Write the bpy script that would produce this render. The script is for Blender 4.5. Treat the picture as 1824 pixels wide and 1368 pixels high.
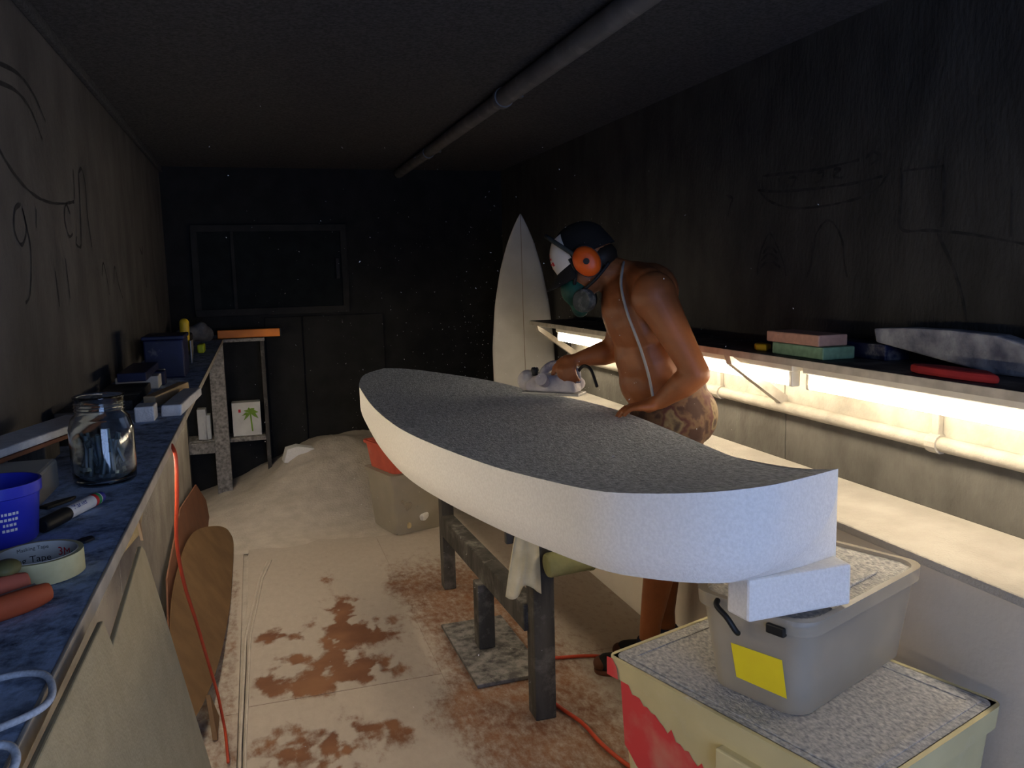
import bpy, bmesh, math, random
from mathutils import Vector, Matrix, noise
random.seed(7)
S = bpy.context.scene
for o in list(bpy.data.objects): bpy.data.objects.remove(o)
COL = S.collection
PI = math.pi

# ------------------------------------------------------------------ camera
cd = bpy.data.cameras.new('camera'); cam = bpy.data.objects.new('camera', cd); COL.objects.link(cam)
cd.sensor_fit = 'HORIZONTAL'; cd.sensor_width = 36.0; cd.lens = 36.0*1450.0/1824.0
cd.clip_start = 0.02; cd.clip_end = 60
Yc = Vector((450-912, 684-500, -1450)).normalized()
Zc = Vector((1, 0.025, 0)).cross(Yc).normalized(); Xc = Yc.cross(Zc)
R3 = Matrix((Xc, Yc, Zc))
cam.matrix_world = Matrix.Translation((0, 0, 1.42)) @ R3.to_4x4()
S.camera = cam
# ------------------------------------------------------------------ daylight behind the camera (open doorway), exposure
w = bpy.data.worlds.new('sky'); S.world = w; w.use_nodes = True
bgn = w.node_tree.nodes['Background']
SKY = 4.6
bgn.inputs[0].default_value = (0.40, 0.57, 1.0, 1); bgn.inputs[1].default_value = SKY
pl = bpy.data.lights.new('doorway_portal', 'AREA'); pl.shape = 'RECTANGLE'; pl.size = 1.2; pl.size_y = 2.0
pl.cycles.is_portal = True
po = bpy.data.objects.new('doorway_portal', pl); COL.objects.link(po)
po.location = (0.65, -1.02, 1.02); po.rotation_euler = (PI/2, 0, 0)
S.view_settings.view_transform = 'Standard'; S.view_settings.look = 'None'
S.view_settings.gamma = 1.0; S.view_settings.use_curve_mapping = False
S.view_settings.exposure = 0.2
TUBE_L = 20.0                       # radiance of the fluorescent tubes
TUBE_C = (1.0, 0.86, 0.65)

# ------------------------------------------------------------------ material helpers
def new_mat(name):
    m = bpy.data.materials.new(name); m.use_nodes = True
    return m, m.node_tree.nodes, m.node_tree.links, m.node_tree.nodes['Principled BSDF']
def mat(name, c1, c2=None, rough=0.7, scale=12, detail=4, bump=0.0, bscale=80, metal=0.0, stretch=None,
        dust=0.0, dustc=(0.62, 0.58, 0.50), dscale=9, alpha=None, trans=0.0, sss=0.0, spec=0.3, lo=0.35, hi=0.65):
    m, N, L, B = new_mat(name)
    B.inputs['Roughness'].default_value = rough; B.inputs['Metallic'].default_value = metal
    B.inputs['Specular IOR Level'].default_value = spec
    tc = N.new('ShaderNodeTexCoord'); src = tc.outputs['Object']
    mp = N.new('ShaderNodeMapping'); L.new(src, mp.inputs[0]); src = mp.outputs[0]
    if stretch: mp.inputs['Scale'].default_value = stretch
    col = None
    if c2 is None: c2 = tuple(min(1, v*0.8) for v in c1)
    n = N.new('ShaderNodeTexNoise'); n.inputs['Scale'].default_value = scale; n.inputs['Detail'].default_value = detail
    L.new(src, n.inputs['Vector'])
    r = N.new('ShaderNodeValToRGB'); r.color_ramp.elements[0].position = lo; r.color_ramp.elements[1].position = hi
    r.color_ramp.elements[0].color = (*c2, 1); r.color_ramp.elements[1].color = (*c1, 1)
    L.new(n.outputs[0], r.inputs[0]); col = r.outputs[0]
    if dust > 0:
        g = N.new('ShaderNodeNewGeometry'); sx = N.new('ShaderNodeSeparateXYZ'); L.new(g.outputs['Normal'], sx.inputs[0])
        n2 = N.new('ShaderNodeTexNoise'); n2.inputs['Scale'].default_value = dscale; n2.inputs['Detail'].default_value = 8
        n2.inputs['Roughness'].default_value = 0.7
        L.new(tc.outputs['Object'], n2.inputs['Vector'])
        up = N.new('ShaderNodeMapRange'); up.inputs[1].default_value = -0.2; up.inputs[2].default_value = 0.9
        up.inputs[3].default_value = 0.25; up.inputs[4].default_value = 1.0; L.new(sx.outputs['Z'], up.inputs[0])
        mr = N.new('ShaderNodeMapRange'); mr.inputs[1].default_value = 0.62-0.35*dust; mr.inputs[2].default_value = 0.80-0.3*dust
        L.new(n2.outputs[0], mr.inputs[0])
        mu = N.new('ShaderNodeMath'); mu.operation = 'MULTIPLY'; L.new(up.outputs[0], mu.inputs[0]); L.new(mr.outputs[0], mu.inputs[1])
        mx = N.new('ShaderNodeMix'); mx.data_type = 'RGBA'; L.new(mu.outputs[0], mx.inputs['Factor'])
        L.new(col, mx.inputs['A']); mx.inputs['B'].default_value = (*dustc, 1); col = mx.outputs['Result']
    L.new(col, B.inputs['Base Color'])
    if bump > 0:
        n3 = N.new('ShaderNodeTexNoise'); n3.inputs['Scale'].default_value = bscale; n3.inputs['Detail'].default_value = 5
        L.new(src, n3.inputs['Vector'])
        b = N.new('ShaderNodeBump'); b.inputs['Strength'].default_value = bump; b.inputs['Distance'].default_value = 0.01
        L.new(n3.outputs[0], b.inputs['Height']); L.new(b.outputs[0], B.inputs['Normal'])
    if alpha is not None: B.inputs['Alpha'].default_value = alpha
    if trans: B.inputs['Transmission Weight'].default_value = trans
    if sss:
        B.inputs['Subsurface Weight'].default_value = sss; B.inputs['Subsurface Radius'].default_value = (0.01, 0.005, 0.003)
    return m
def emit(name, c, s):
    m, N, L, B = new_mat(name)
    B.inputs['Base Color'].default_value = (0.9, 0.9, 0.9, 1)
    B.inputs['Emission Color'].default_value = (*c, 1); B.inputs['Emission Strength'].default_value = s
    return m

M = {}
M['wall_dark'] = mat('wall_dark', (0.06, 0.057, 0.055), (0.035, 0.033, 0.032), 0.9, 7, 8, 0.3, 60, stretch=(1, 1, 0.35))
M['wall_right'] = mat('wall_black_dusty', (0.050, 0.047, 0.042), (0.030, 0.028, 0.025), 0.9, 9, 8, 0.35, 70, stretch=(1, 1, 0.45))
M['wall_grey'] = mat('wall_grey', (0.16, 0.15, 0.13), (0.10, 0.093, 0.08), 0.85, 11, 9, 0.35, 70, stretch=(1, 1, 0.6), lo=.3, hi=.7)
M['wall_left'] = mat('wall_sooty', (0.125, 0.114, 0.107), (0.072, 0.066, 0.062), 0.9, 7, 9, 0.3, 60, stretch=(1, 1, 0.5), lo=.3, hi=.7)
M['ceiling'] = mat('ceiling_black', (0.090, 0.088, 0.088), (0.045, 0.044, 0.044), 0.9, 90, 6, 0.4, 160)
M['back'] = mat('back_black', (0.020, 0.0195, 0.019), (0.012, 0.012, 0.012), 0.9, 8, 6, 0.2, 50)
M['soot_mark'] = mat('soot_mark', (0.035, 0.033, 0.032), (0.016, 0.015, 0.015), 0.95, 30)
M['cream'] = mat('cream_paint', (0.46, 0.42, 0.35), (0.36, 0.33, 0.27), 0.75, 14, 6, 0.25, 90)
M['step_top'] = mat('step_dusty', (0.54, 0.50, 0.43), (0.46, 0.42, 0.355), 0.9, 10, 6, 0.4, 160)
M['step_face'] = mat('step_face', (0.76, 0.68, 0.57), (0.68, 0.61, 0.50), 0.8, 5, 5, 0.1, 60)
M['shelf_dark'] = mat('shelf_dark', (0.035, 0.03, 0.035), (0.02, 0.018, 0.02), 0.6, 12, 6, 0.2, 60, dust=0.35, dustc=(0.16, 0.15, 0.15))
M['bench_top'] = mat('bench_top', (0.10, 0.13, 0.19), (0.04, 0.05, 0.075), 0.85, 14, 8, 0.3, 70, dust=0.85, dustc=(0.42, 0.53, 0.72), dscale=26, stretch=(1, 0.5, 1))  # blue cast of the doorway daylight is mixed into board and dust colours
M['panel_grey'] = mat('panel_grey', (0.40, 0.36, 0.30), (0.27, 0.24, 0.20), 0.85, 6, 8, 0.2, 60)
M['metal_grey'] = mat('metal_grey', (0.55, 0.50, 0.42), (0.4, 0.36, 0.3), 0.5, 20, 4, metal=0.2)
M['white_metal'] = mat('white_metal', (0.8, 0.76, 0.66), (0.7, 0.66, 0.56), 0.5)
M['tube'] = emit('tube_glow', TUBE_C, TUBE_L)
M['foam'] = mat('foam_white', (0.80, 0.78, 0.75), (0.72, 0.70, 0.67), 0.85, 160, 3, 0.25, 260, spec=0.2)
M['foam_deck'] = mat('foam_dusty_sky_tint', (0.70, 0.73, 0.78), (0.28, 0.31, 0.36), 0.9, 110, 8, 0.6, 200, spec=0.2, stretch=(1, 0.45, 1), lo=0.3, hi=0.7)  # dust mottling on white foam, with blue sky light tinted into the colour
M['foam_cream'] = mat('foam_cream', (0.52, 0.41, 0.22), (0.46, 0.36, 0.19), 0.85, 30, 5, 0.15, 200)
M['board_white'] = mat('board_white', (0.62, 0.60, 0.55), (0.55, 0.53, 0.48), 0.5, 8, 3)
M['stringer'] = mat('stringer', (0.25, 0.19, 0.12), rough=0.7)
M['plastic_clear'] = mat('plastic_clear', (0.50, 0.44, 0.34), (0.44, 0.385, 0.30), 0.35, 8, 3, alpha=0.45, spec=0.5)
M['plastic_jar'] = mat('jar_glass', (0.85, 0.9, 0.92), (0.8, 0.86, 0.9), 0.05, 3, 1, trans=1.0, spec=0.5)
M['lid_dusty'] = mat('lid_dusty', (0.60, 0.58, 0.54), (0.24, 0.24, 0.25), 0.85, 130, 8, 0.6, 200, stretch=(1, 0.6, 1), lo=.3, hi=.7)
M['bin_cream'] = mat('bin_cream', (0.60, 0.52, 0.28), (0.52, 0.45, 0.24), 0.5, 6, 4, dust=0.15)
M['yellow'] = mat('yellow_paper', (0.85, 0.68, 0.02), (0.80, 0.62, 0.02), 0.6)
M['red_spray'] = mat('red_spray', (0.62, 0.05, 0.05), (0.58, 0.20, 0.14), 0.5, 9, 7, lo=.25, hi=.48)
M['wood_dark'] = mat('wood_dark', (0.075, 0.068, 0.06), (0.03, 0.027, 0.024), 0.75, 14, 6, 0.3, 60, stretch=(1, 1, 0.25), dust=0.25, dustc=(0.30, 0.28, 0.25))
M['wood_dusty'] = mat('wood_dusty', (0.24, 0.22, 0.20), (0.11, 0.10, 0.09), 0.85, 60, 8, 0.3, 80, dust=0.5, dustc=(0.44, 0.41, 0.37), dscale=40)
M['plate_dark'] = mat('plate_dark', (0.085, 0.08, 0.075), (0.05, 0.047, 0.045), 0.8, 14, 6, 0.2, 60, dust=0.65, dustc=(0.26, 0.24, 0.22), dscale=22)
M['masonite'] = mat('masonite', (0.19, 0.105, 0.045), (0.145, 0.078, 0.033), 0.7, 9, 5, 0.1, 60)
M['masonite2'] = mat('masonite_red', (0.20, 0.075, 0.035), (0.16, 0.06, 0.03), 0.7, 9, 5)
M['skin'] = mat('skin', (0.30, 0.098, 0.032), (0.21, 0.068, 0.022), 0.5, 9, 5, 0.08, 90, sss=0.12, spec=0.4)
M['cap_black'] = mat('cap_black', (0.011, 0.009, 0.008), (0.007, 0.006, 0.006), 0.9)
M['cap_white'] = mat('cap_white', (0.72, 0.66, 0.58), (0.62, 0.56, 0.5), 0.85)
M['orange'] = mat('orange_shell', (0.85, 0.12, 0.01), (0.7, 0.09, 0.01), 0.4)
M['rubber'] = mat('rubber_black', (0.02, 0.02, 0.022), (0.012, 0.012, 0.012), 0.6)
M['green_mask'] = mat('green_mask', (0.008, 0.075, 0.05), (0.005, 0.03, 0.022), 0.6, 25)
M['mask_grey'] = mat('mask_grey', (0.06, 0.065, 0.06), (0.03, 0.035, 0.03), 0.7, 25, dust=0.15)
M['cord_grey'] = mat('cord_grey', (0.36, 0.33, 0.30), rough=0.5)
M['hair'] = mat('hair', (0.02, 0.014, 0.01), rough=0.6)
def shorts_mat():
    m, N, L, B = new_mat('shorts_camouflage'); B.inputs['Roughness'].default_value = 0.9
    tc = N.new('ShaderNodeTexCoord'); v = N.new('ShaderNodeTexNoise'); v.inputs['Scale'].default_value = 10; v.inputs['Detail'].default_value = 4
    L.new(tc.outputs['Object'], v.inputs['Vector'])
    r = N.new('ShaderNodeValToRGB'); r.color_ramp.interpolation = 'EASE'
    cs = [(0, (0.04, 0.016, 0.010)), (0.40, (0.05, 0.02, 0.012)), (0.46, (0.12, 0.065, 0.032)), (0.53, (0.07, 0.02, 0.014)), (0.60, (0.17, 0.12, 0.06)), (0.68, (0.045, 0.025, 0.016))]
    e = r.color_ramp.elements
    e[0].position, e[0].color = 0, (*cs[0][1], 1); e[1].position, e[1].color = cs[1][0], (*cs[1][1], 1)
    for p, c in cs[2:]:
        q = e.new(p); q.color = (*c, 1)
    L.new(v.outputs[0], r.inputs[0]); L.new(r.outputs[0], B.inputs['Base Color'])
    return m
M['shorts'] = shorts_mat()
M['sock'] = mat('sock_navy', (0.02, 0.022, 0.05), rough=0.95)
M['shoe'] = mat('shoe_dark', (0.022, 0.022, 0.02), rough=0.8, dust=0.2)
M['shoe_brown'] = mat('shoe_brown', (0.11, 0.04, 0.02), rough=0.8)
M['planer'] = mat('planer_dusty', (0.56, 0.52, 0.50), (0.34, 0.31, 0.34), 0.85, 16, 6, 0.4, 60)
M['planer_blue'] = mat('planer_blue', (0.16, 0.15, 0.22), (0.10, 0.10, 0.15), 0.8, dust=0.5)
M['red_cord'] = mat('red_cord', (0.50, 0.06, 0.02), (0.40, 0.045, 0.02), 0.5)
M['towel'] = mat('towel', (0.62, 0.54, 0.36), (0.50, 0.43, 0.27), 0.95, 20, 5, 0.2, 90)
M['khaki'] = mat('khaki_pad', (0.28, 0.26, 0.11), (0.20, 0.19, 0.08), 0.9, 14, 5, 0.2, 80)
M['blue_cloth'] = mat('blue_cloth', (0.10, 0.20, 0.36), rough=0.9)
M['red_plastic'] = mat('red_plastic', (0.55, 0.10, 0.06), (0.45, 0.08, 0.05), 0.5, dust=0.2)
M['blue_tub'] = mat('blue_tub', (0.03, 0.04, 0.52), (0.02, 0.03, 0.42), 0.3)
M['white'] = mat('white', (0.80, 0.80, 0.80), rough=0.6)
M['black'] = mat('black', (0.012, 0.012, 0.012), rough=0.5)
M['ink_red'] = mat('ink_red', (0.60, 0.02, 0.03), rough=0.6)
M['ink_green'] = mat('ink_green', (0.02, 0.28, 0.10), rough=0.6)
M['ink_blue'] = mat('ink_blue', (0.03, 0.04, 0.30), rough=0.6)
M['tape'] = mat('masking_tape', (0.62, 0.56, 0.30), (0.55, 0.49, 0.25), 0.7, 60)
M['terracotta'] = mat('terracotta', (0.50, 0.10, 0.035), (0.40, 0.08, 0.03), 0.6)
M['pink'] = mat('pink_rubber', (0.50, 0.13, 0.08), (0.42, 0.10, 0.07), 0.7)
M['olive'] = mat('olive', (0.14, 0.13, 0.05), rough=0.6)
M['rope'] = mat('rope_white', (0.62, 0.64, 0.68), (0.45, 0.47, 0.5), 0.9, 300)
M['bolt'] = mat('bolt_steel', (0.20, 0.25, 0.27), (0.11, 0.14, 0.15), 0.45, metal=0.5)
M['foam_block'] = mat('foam_block', (0.70, 0.70, 0.70), (0.6, 0.6, 0.6), 0.9, 50, 4, 0.3, 200)
M['wood_pale'] = mat('wood_pale', (0.46, 0.33, 0.19), (0.38, 0.27, 0.15), 0.8, 30, 4, stretch=(1, 0.2, 1), dust=0.2)
M['dark_blue'] = mat('dark_blue', (0.012, 0.016, 0.06), (0.008, 0.011, 0.035), 0.5, dust=0.15)
M['yellow_handle'] = mat('yellow_handle', (0.65, 0.42, 0.02), rough=0.5)
M['steel'] = mat('steel', (0.35, 0.34, 0.33), (0.25, 0.24, 0.24), 0.5, metal=0.4, dust=0.4)
M['lime'] = mat('lime', (0.42, 0.5, 0.02), rough=0.5)
M['rag'] = mat('rag_grey', (0.20, 0.19, 0.19), (0.12, 0.115, 0.115), 0.95, 20, 5, 0.4, 60)
M['orange_bar'] = mat('orange_bar', (0.85, 0.25, 0.02), (0.75, 0.2, 0.02), 0.5)
M['box_white'] = mat('box_white', (0.62, 0.60, 0.55), (0.52, 0.5, 0.46), 0.8)
M['palm'] = mat('palm_green', (0.20, 0.33, 0.03), (0.14, 0.24, 0.03), 0.7)
M['peach'] = mat('peach', (0.50, 0.28, 0.20), (0.42, 0.23, 0.17), 0.9, 60, 4)
M['mint'] = mat('mint_sponge', (0.22, 0.36, 0.22), (0.17, 0.28, 0.17), 0.95, 60, 4)
M['off_white'] = mat('offcut_white', (0.42, 0.42, 0.44), (0.12, 0.12, 0.16), 0.9, 14, 6, 0.3, 60)
M['red_flat'] = mat('red_felt', (0.42, 0.03, 0.03), (0.32, 0.025, 0.03), 0.9)
M['near_black'] = mat('near_black', (0.022, 0.022, 0.026), (0.015, 0.015, 0.018), 0.7)
M['pipe'] = mat('pipe_grey', (0.18, 0.175, 0.17), (0.13, 0.125, 0.12), 0.6, 10, 4, dust=0.2)
M['pipe_clip'] = mat('pipe_clip', (0.17, 0.17, 0.18), rough=0.6)
M['window_dark'] = mat('window_dark', (0.018, 0.021, 0.022), (0.013, 0.015, 0.016), 0.9, spec=.05)
M['window_frame'] = mat('window_frame', (0.026, 0.025, 0.024), (0.018, 0.018, 0.017), 0.8)
M['dust'] = mat('sanding_dust', (0.56, 0.49, 0.41), (0.46, 0.40, 0.33), 0.95, 12, 6, 0.5, 70)
M['speck'] = mat('speck', (0.85, 0.84, 0.82), rough=0.9)

# ------------------------------------------------------------------ mesh helpers
class MB:
    def __init__(s): s.v = []; s.f = []
    def add(s, vs, fs):
        o = len(s.v); s.v += [tuple(v) for v in vs]; s.f += [tuple(i+o for i in f) for f in fs]; return s
    def box(s, lo, hi, mx=None):
        x0, y0, z0 = lo; x1, y1, z1 = hi
        vs = [Vector(p) for p in ((x0,y0,z0),(x1,y0,z0),(x1,y1,z0),(x0,y1,z0),(x0,y0,z1),(x1,y0,z1),(x1,y1,z1),(x0,y1,z1))]
        if mx is not None: vs = [mx @ v for v in vs]
        return s.add(vs, [(0,3,2,1),(4,5,6,7),(0,1,5,4),(1,2,6,5),(2,3,7,6),(3,0,4,7)])
    def tube(s, pts, r, n=10, cap=True):
        pts = [Vector(p) for p in pts]
        rs = r if isinstance(r, (list, tuple)) else [r]*len(pts)
        t0 = (pts[1]-pts[0]).normalized(); a = t0.orthogonal().normalized(); vs = []; fs = []
        for i, p in enumerate(pts):
            t = (pts[min(i+1, len(pts)-1)]-pts[max(i-1, 0)]).normalized()
            a = (a - t*a.dot(t)).normalized(); b = t.cross(a)
            for k in range(n):
                q = 2*PI*k/n; vs.append(p + (a*math.cos(q)+b*math.sin(q))*rs[i])
        for i in range(len(pts)-1):
            for k in range(n):
                k2 = (k+1) % n; fs.append((i*n+k, i*n+k2, (i+1)*n+k2, (i+1)*n+k))
        if cap: fs.append(tuple(range(n-1, -1, -1))); fs.append(tuple((len(pts)-1)*n+k for k in range(n)))
        return s.add(vs, fs)
    def lathe(s, prof, c=(0,0,0), n=28, mx=None, sy=1.0):
        vs = []; fs = []; m = len(prof)
        for k in range(n):
            q = 2*PI*k/n
            for r, z in prof: vs.append(Vector((c[0]+r*math.cos(q), c[1]+sy*r*math.sin(q), c[2]+z)))
        for k in range(n):
            k2 = (k+1) % n
            for i in range(m-1): fs.append((k*m+i, k2*m+i, k2*m+i+1, k*m+i+1))
        if mx is not None: vs = [mx @ v for v in vs]
        if prof[0][0] > 1e-6: fs.append(tuple(k*m for k in range(n-1, -1, -1))) if not s.open0 else None
        if prof[-1][0] > 1e-6: fs.append(tuple(k*m+m-1 for k in range(n))) if not s.open1 else None
        return s.add(vs, fs)
    open0 = False; open1 = False
    def prism(s, poly, t, fn):          # poly 2D, thickness t, fn(u,v,w) -> 3D
        n = len(poly); vs = [fn(u, v, 0) for u, v in poly]+[fn(u, v, t) for u, v in poly]
        fs = [tuple(range(n-1, -1, -1)), tuple(range(n, 2*n))]+[(i, (i+1) % n, n+(i+1) % n, n+i) for i in range(n)]
        return s.add(vs, fs)
    def ell(s, c, r, mx=None, n=16, m=10):
        vs = []; fs = []
        for i in range(m+1):
            th = PI*i/m
            for k in range(n):
                q = 2*PI*k/n; vs.append(Vector((r[0]*math.sin(th)*math.cos(q), r[1]*math.sin(th)*math.sin(q), r[2]*math.cos(th))))
        if mx is not None: vs = [mx @ v for v in vs]
        vs = [v+Vector(c) for v in vs]
        for i in range(m):
            for k in range(n): k2 = (k+1) % n; fs.append((i*n+k, (i+1)*n+k, (i+1)*n+k2, i*n+k2))
        return s.add(vs, fs)
    def cap(s, p1, r1, p2, r2, n=14):   # tapered capsule
        p1 = Vector(p1); p2 = Vector(p2); d = (p2-p1).normalized(); pts = []; rs = []
        for i in range(5):
            q = PI/2*i/4.5+0.12; pts.append(p1-d*r1*math.cos(q)); rs.append(r1*math.sin(q))
        pts += [p1, p2]; rs += [r1, r2]
        for i in range(5):
            q = PI/2*(4-i)/4.5+0.12; pts.append(p2+d*r2*math.cos(q)); rs.append(r2*math.sin(q))
        return s.tube(pts, rs, n)
    def mesh(s, name, fix=True):
        me = bpy.data.meshes.new(name); me.from_pydata(s.v, [], s.f)
        if fix:
            bm = bmesh.new(); bm.from_mesh(me); bmesh.ops.remove_doubles(bm, verts=bm.verts, dist=1e-6)
            bmesh.ops.recalc_face_normals(bm, faces=bm.faces); bm.to_mesh(me); bm.free()
        me.update(); return me
    def build(s, name, m, parent=None, smooth=False, bevel=0.0, seg=2, label=None):
        o = bpy.data.objects.new(name, s.mesh(name)); COL.objects.link(o)
        o.data.materials.append(M[m] if isinstance(m, str) else m)
        if smooth:
            for p in o.data.polygons: p.use_smooth = True
            if smooth == 'auto':
                try: o.data.set_sharp_from_angle(angle=math.radians(40))
                except Exception: pass
        if bevel:
            b = o.modifiers.new('bevel', 'BEVEL'); b.width = bevel; b.segments = seg; b.limit_method = 'ANGLE'
        if parent is not None:
            o.parent = parent; o.matrix_parent_inverse = Matrix.Identity(4)
            if any(abs(c) > 1e-9 for c in parent.matrix_basis.translation) or parent.rotation_euler.z:
                pass
        if label: o['label'] = label
        return o
def tag(o, label, cat, group=None, kind=None):
    o['label'] = label; o['category'] = cat
    if group: o['group'] = group
    if kind: o['kind'] = kind
    return o
def thing(name, label, cat, loc=(0,0,0), rz=0, group=None):
    o = bpy.data.objects.new(name, None); COL.objects.link(o); o.empty_display_size = 0.05
    o.location = loc; o.rotation_euler = (0, 0, rz)
    return tag(o, label, cat, group)
def struct(o, label=None):
    o['kind'] = 'structure'
    if label: o['label'] = label
    return o
def catmull(P, n=8, closed=False):
    P = [Vector(p) for p in P]; out = []; m = len(P); rng = m if closed else m-1
    for i in range(rng):
        g = (lambda j: P[j % m]) if closed else (lambda j: P[max(0, min(m-1, j))])
        p0, p1, p2, p3 = g(i-1), g(i), g(i+1), g(i+2)
        for k in range(n):
            t = k/n; out.append(0.5*((2*p1)+(p2-p0)*t+(2*p0-5*p1+4*p2-p3)*t*t+(3*p1-p0-3*p2+p3)*t**3))
    if not closed: out.append(P[-1])
    return out
def resample(P, n):
    P = [Vector(p) for p in P]; L = [0]
    for a, b in zip(P, P[1:]): L.append(L[-1]+(b-a).length)
    out = []; j = 0
    for k in range(n):
        d = L[-1]*k/(n-1)
        while j < len(L)-2 and L[j+1] < d: j += 1
        t = (d-L[j])/max(1e-9, L[j+1]-L[j]); out.append(P[j].lerp(P[j+1], min(1, t)))
    return out
def sstep(a, b, x):
    t = max(0, min(1, (x-a)/(b-a))); return t*t*(3-2*t)
def text_part(name, body, size, fn, m, parent, depth=0.0002):
    """flat lettering: the glyph outline mapped through fn(u,v)->3D"""
    cu = bpy.data.curves.new('t', 'FONT'); cu.body = body; cu.size = size; cu.align_x = 'CENTER'; cu.align_y = 'CENTER'
    cu.resolution_u = 3
    ob = bpy.data.objects.new('t', cu); COL.objects.link(ob)
    dg = bpy.context.evaluated_depsgraph_get(); me = bpy.data.meshes.new_from_object(ob.evaluated_get(dg))
    bpy.data.objects.remove(ob); bpy.data.curves.remove(cu)
    for v in me.vertices: v.co = fn(v.co.x, v.co.y)
    o = bpy.data.objects.new(name, me); COL.objects.link(o); me.materials.clear(); me.materials.append(M[m])
    if parent is not None: o.parent = parent
    return o

# ================================================================== THE ROOM
XL, XR, YB, YF, ZC = -0.53, 1.76, 5.78, -1.0, 2.16
base = MB().box((XL-.1, YF-.1, -.08), (XR+.1, YB+.1, -.012)).build('floor', 'dust')
struct(base, 'dusty reddish brown board floor of the workshop')

def blob(x, y, cx, cy, rx, ry): return math.exp(-((x-cx)/rx)**2-((y-cy)/ry)**2)
def floor_dust(x, y):
    n = noise.fractal(Vector((x*3.1, y*2.2, 0.3)), 1.0, 2.0, 5)
    n2 = noise.fractal(Vector((x*13+5, y*9, 1.3)), 0.8, 2.0, 5)
    d = 1.0
    for (cx, cy, rx, ry, a) in ((.29,3.44,.09,.13,1.0),(.245,3.12,.07,.22,1.25),(.22,2.86,.13,.07,1.0),(.02,3.25,.10,.10,.85),(.38,3.2,.10,.10,.95),
                                (.36,2.83,.07,.06,.9),(.05,3.0,.08,.1,.8),(.06,2.78,.12,.05,.9),(.15,2.32,.08,.14,.95),(.0,2.42,.10,.12,.8),(.30,2.44,.12,.10,.75),(-.04,2.88,.05,.08,.8),(.26,3.85,.05,.1,.5)):
        d -= a*blob(x, y, cx, cy, rx*1.15, ry*1.15)*(0.70+1.5*n2)
    right = sstep(.42, .62, x+.10*n)*(1-sstep(3.5, 4.4, y))
    d -= right*(0.60+0.3*n)
    d += 0.35*right*sstep(.95, 1.15, x)
    left = 1-sstep(-.16, -.12, x)
    d -= left*(0.38+0.2*n)*(1-sstep(3.9, 4.3, y))
    d += .22*n
    return max(0, min(1, d))
def floor_mat():
    m, N, L, B = new_mat('floor_board'); B.inputs['Roughness'].default_value = 0.85
    at = N.new('ShaderNodeAttribute'); at.attribute_name = 'dust'
    tc = N.new('ShaderNodeTexCoord')
    n = N.new('ShaderNodeTexNoise'); n.inputs['Scale'].default_value = 38; n.inputs['Detail'].default_value = 9; n.inputs['Roughness'].default_value = 0.7
    mp = N.new('ShaderNodeMapping'); mp.inputs['Scale'].default_value = (1, 0.55, 1); L.new(tc.outputs['Object'], mp.inputs[0]); L.new(mp.outputs[0], n.inputs['Vector'])
    ad = N.new('ShaderNodeMath'); ad.operation = 'MULTIPLY_ADD'; L.new(n.outputs[0], ad.inputs[0]); ad.inputs[1].default_value = 1.15; ad.inputs[2].default_value = -0.575
    sm = N.new('ShaderNodeMath'); sm.operation = 'ADD'; L.new(at.outputs['Fac'], sm.inputs[0]); L.new(ad.outputs[0], sm.inputs[1])
    mr = N.new('ShaderNodeMapRange'); mr.interpolation_type = 'SMOOTHSTEP'; mr.inputs[1].default_value = 0.22; mr.inputs[2].default_value = 0.78; L.new(sm.outputs[0], mr.inputs[0])
    wd = N.new('ShaderNodeTexNoise'); wd.inputs['Scale'].default_value = 5; wd.inputs['Detail'].default_value = 6; L.new(tc.outputs['Object'], wd.inputs['Vector'])
    r = N.new('ShaderNodeValToRGB'); r.color_ramp.elements[0].color = (0.16, 0.06, 0.025, 1); r.color_ramp.elements[1].color = (0.26, 0.115, 0.05, 1)
    r.color_ramp.elements[0].position = .35; r.color_ramp.elements[1].position = .65; L.new(wd.outputs[0], r.inputs[0])
    d2 = N.new('ShaderNodeValToRGB'); d2.color_ramp.elements[0].color = (0.37, 0.305, 0.245, 1); d2.color_ramp.elements[1].color = (0.51, 0.435, 0.36, 1); L.new(n.outputs[0], d2.inputs[0])
    mx = N.new('ShaderNodeMix'); mx.data_type = 'RGBA'; L.new(mr.outputs[0], mx.inputs['Factor']); L.new(r.outputs[0], mx.inputs['A']); L.new(d2.outputs[0], mx.inputs['B'])
    L.new(mx.outputs['Result'], B.inputs['Base Color'])
    b = N.new('ShaderNodeBump'); b.inputs['Strength'].default_value = 0.5; b.inputs['Distance'].default_value = 0.012
    L.new(mr.outputs[0], b.inputs['Height']); L.new(b.outputs[0], B.inputs['Normal'])
    return m
M['floor'] = floor_mat()
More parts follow.
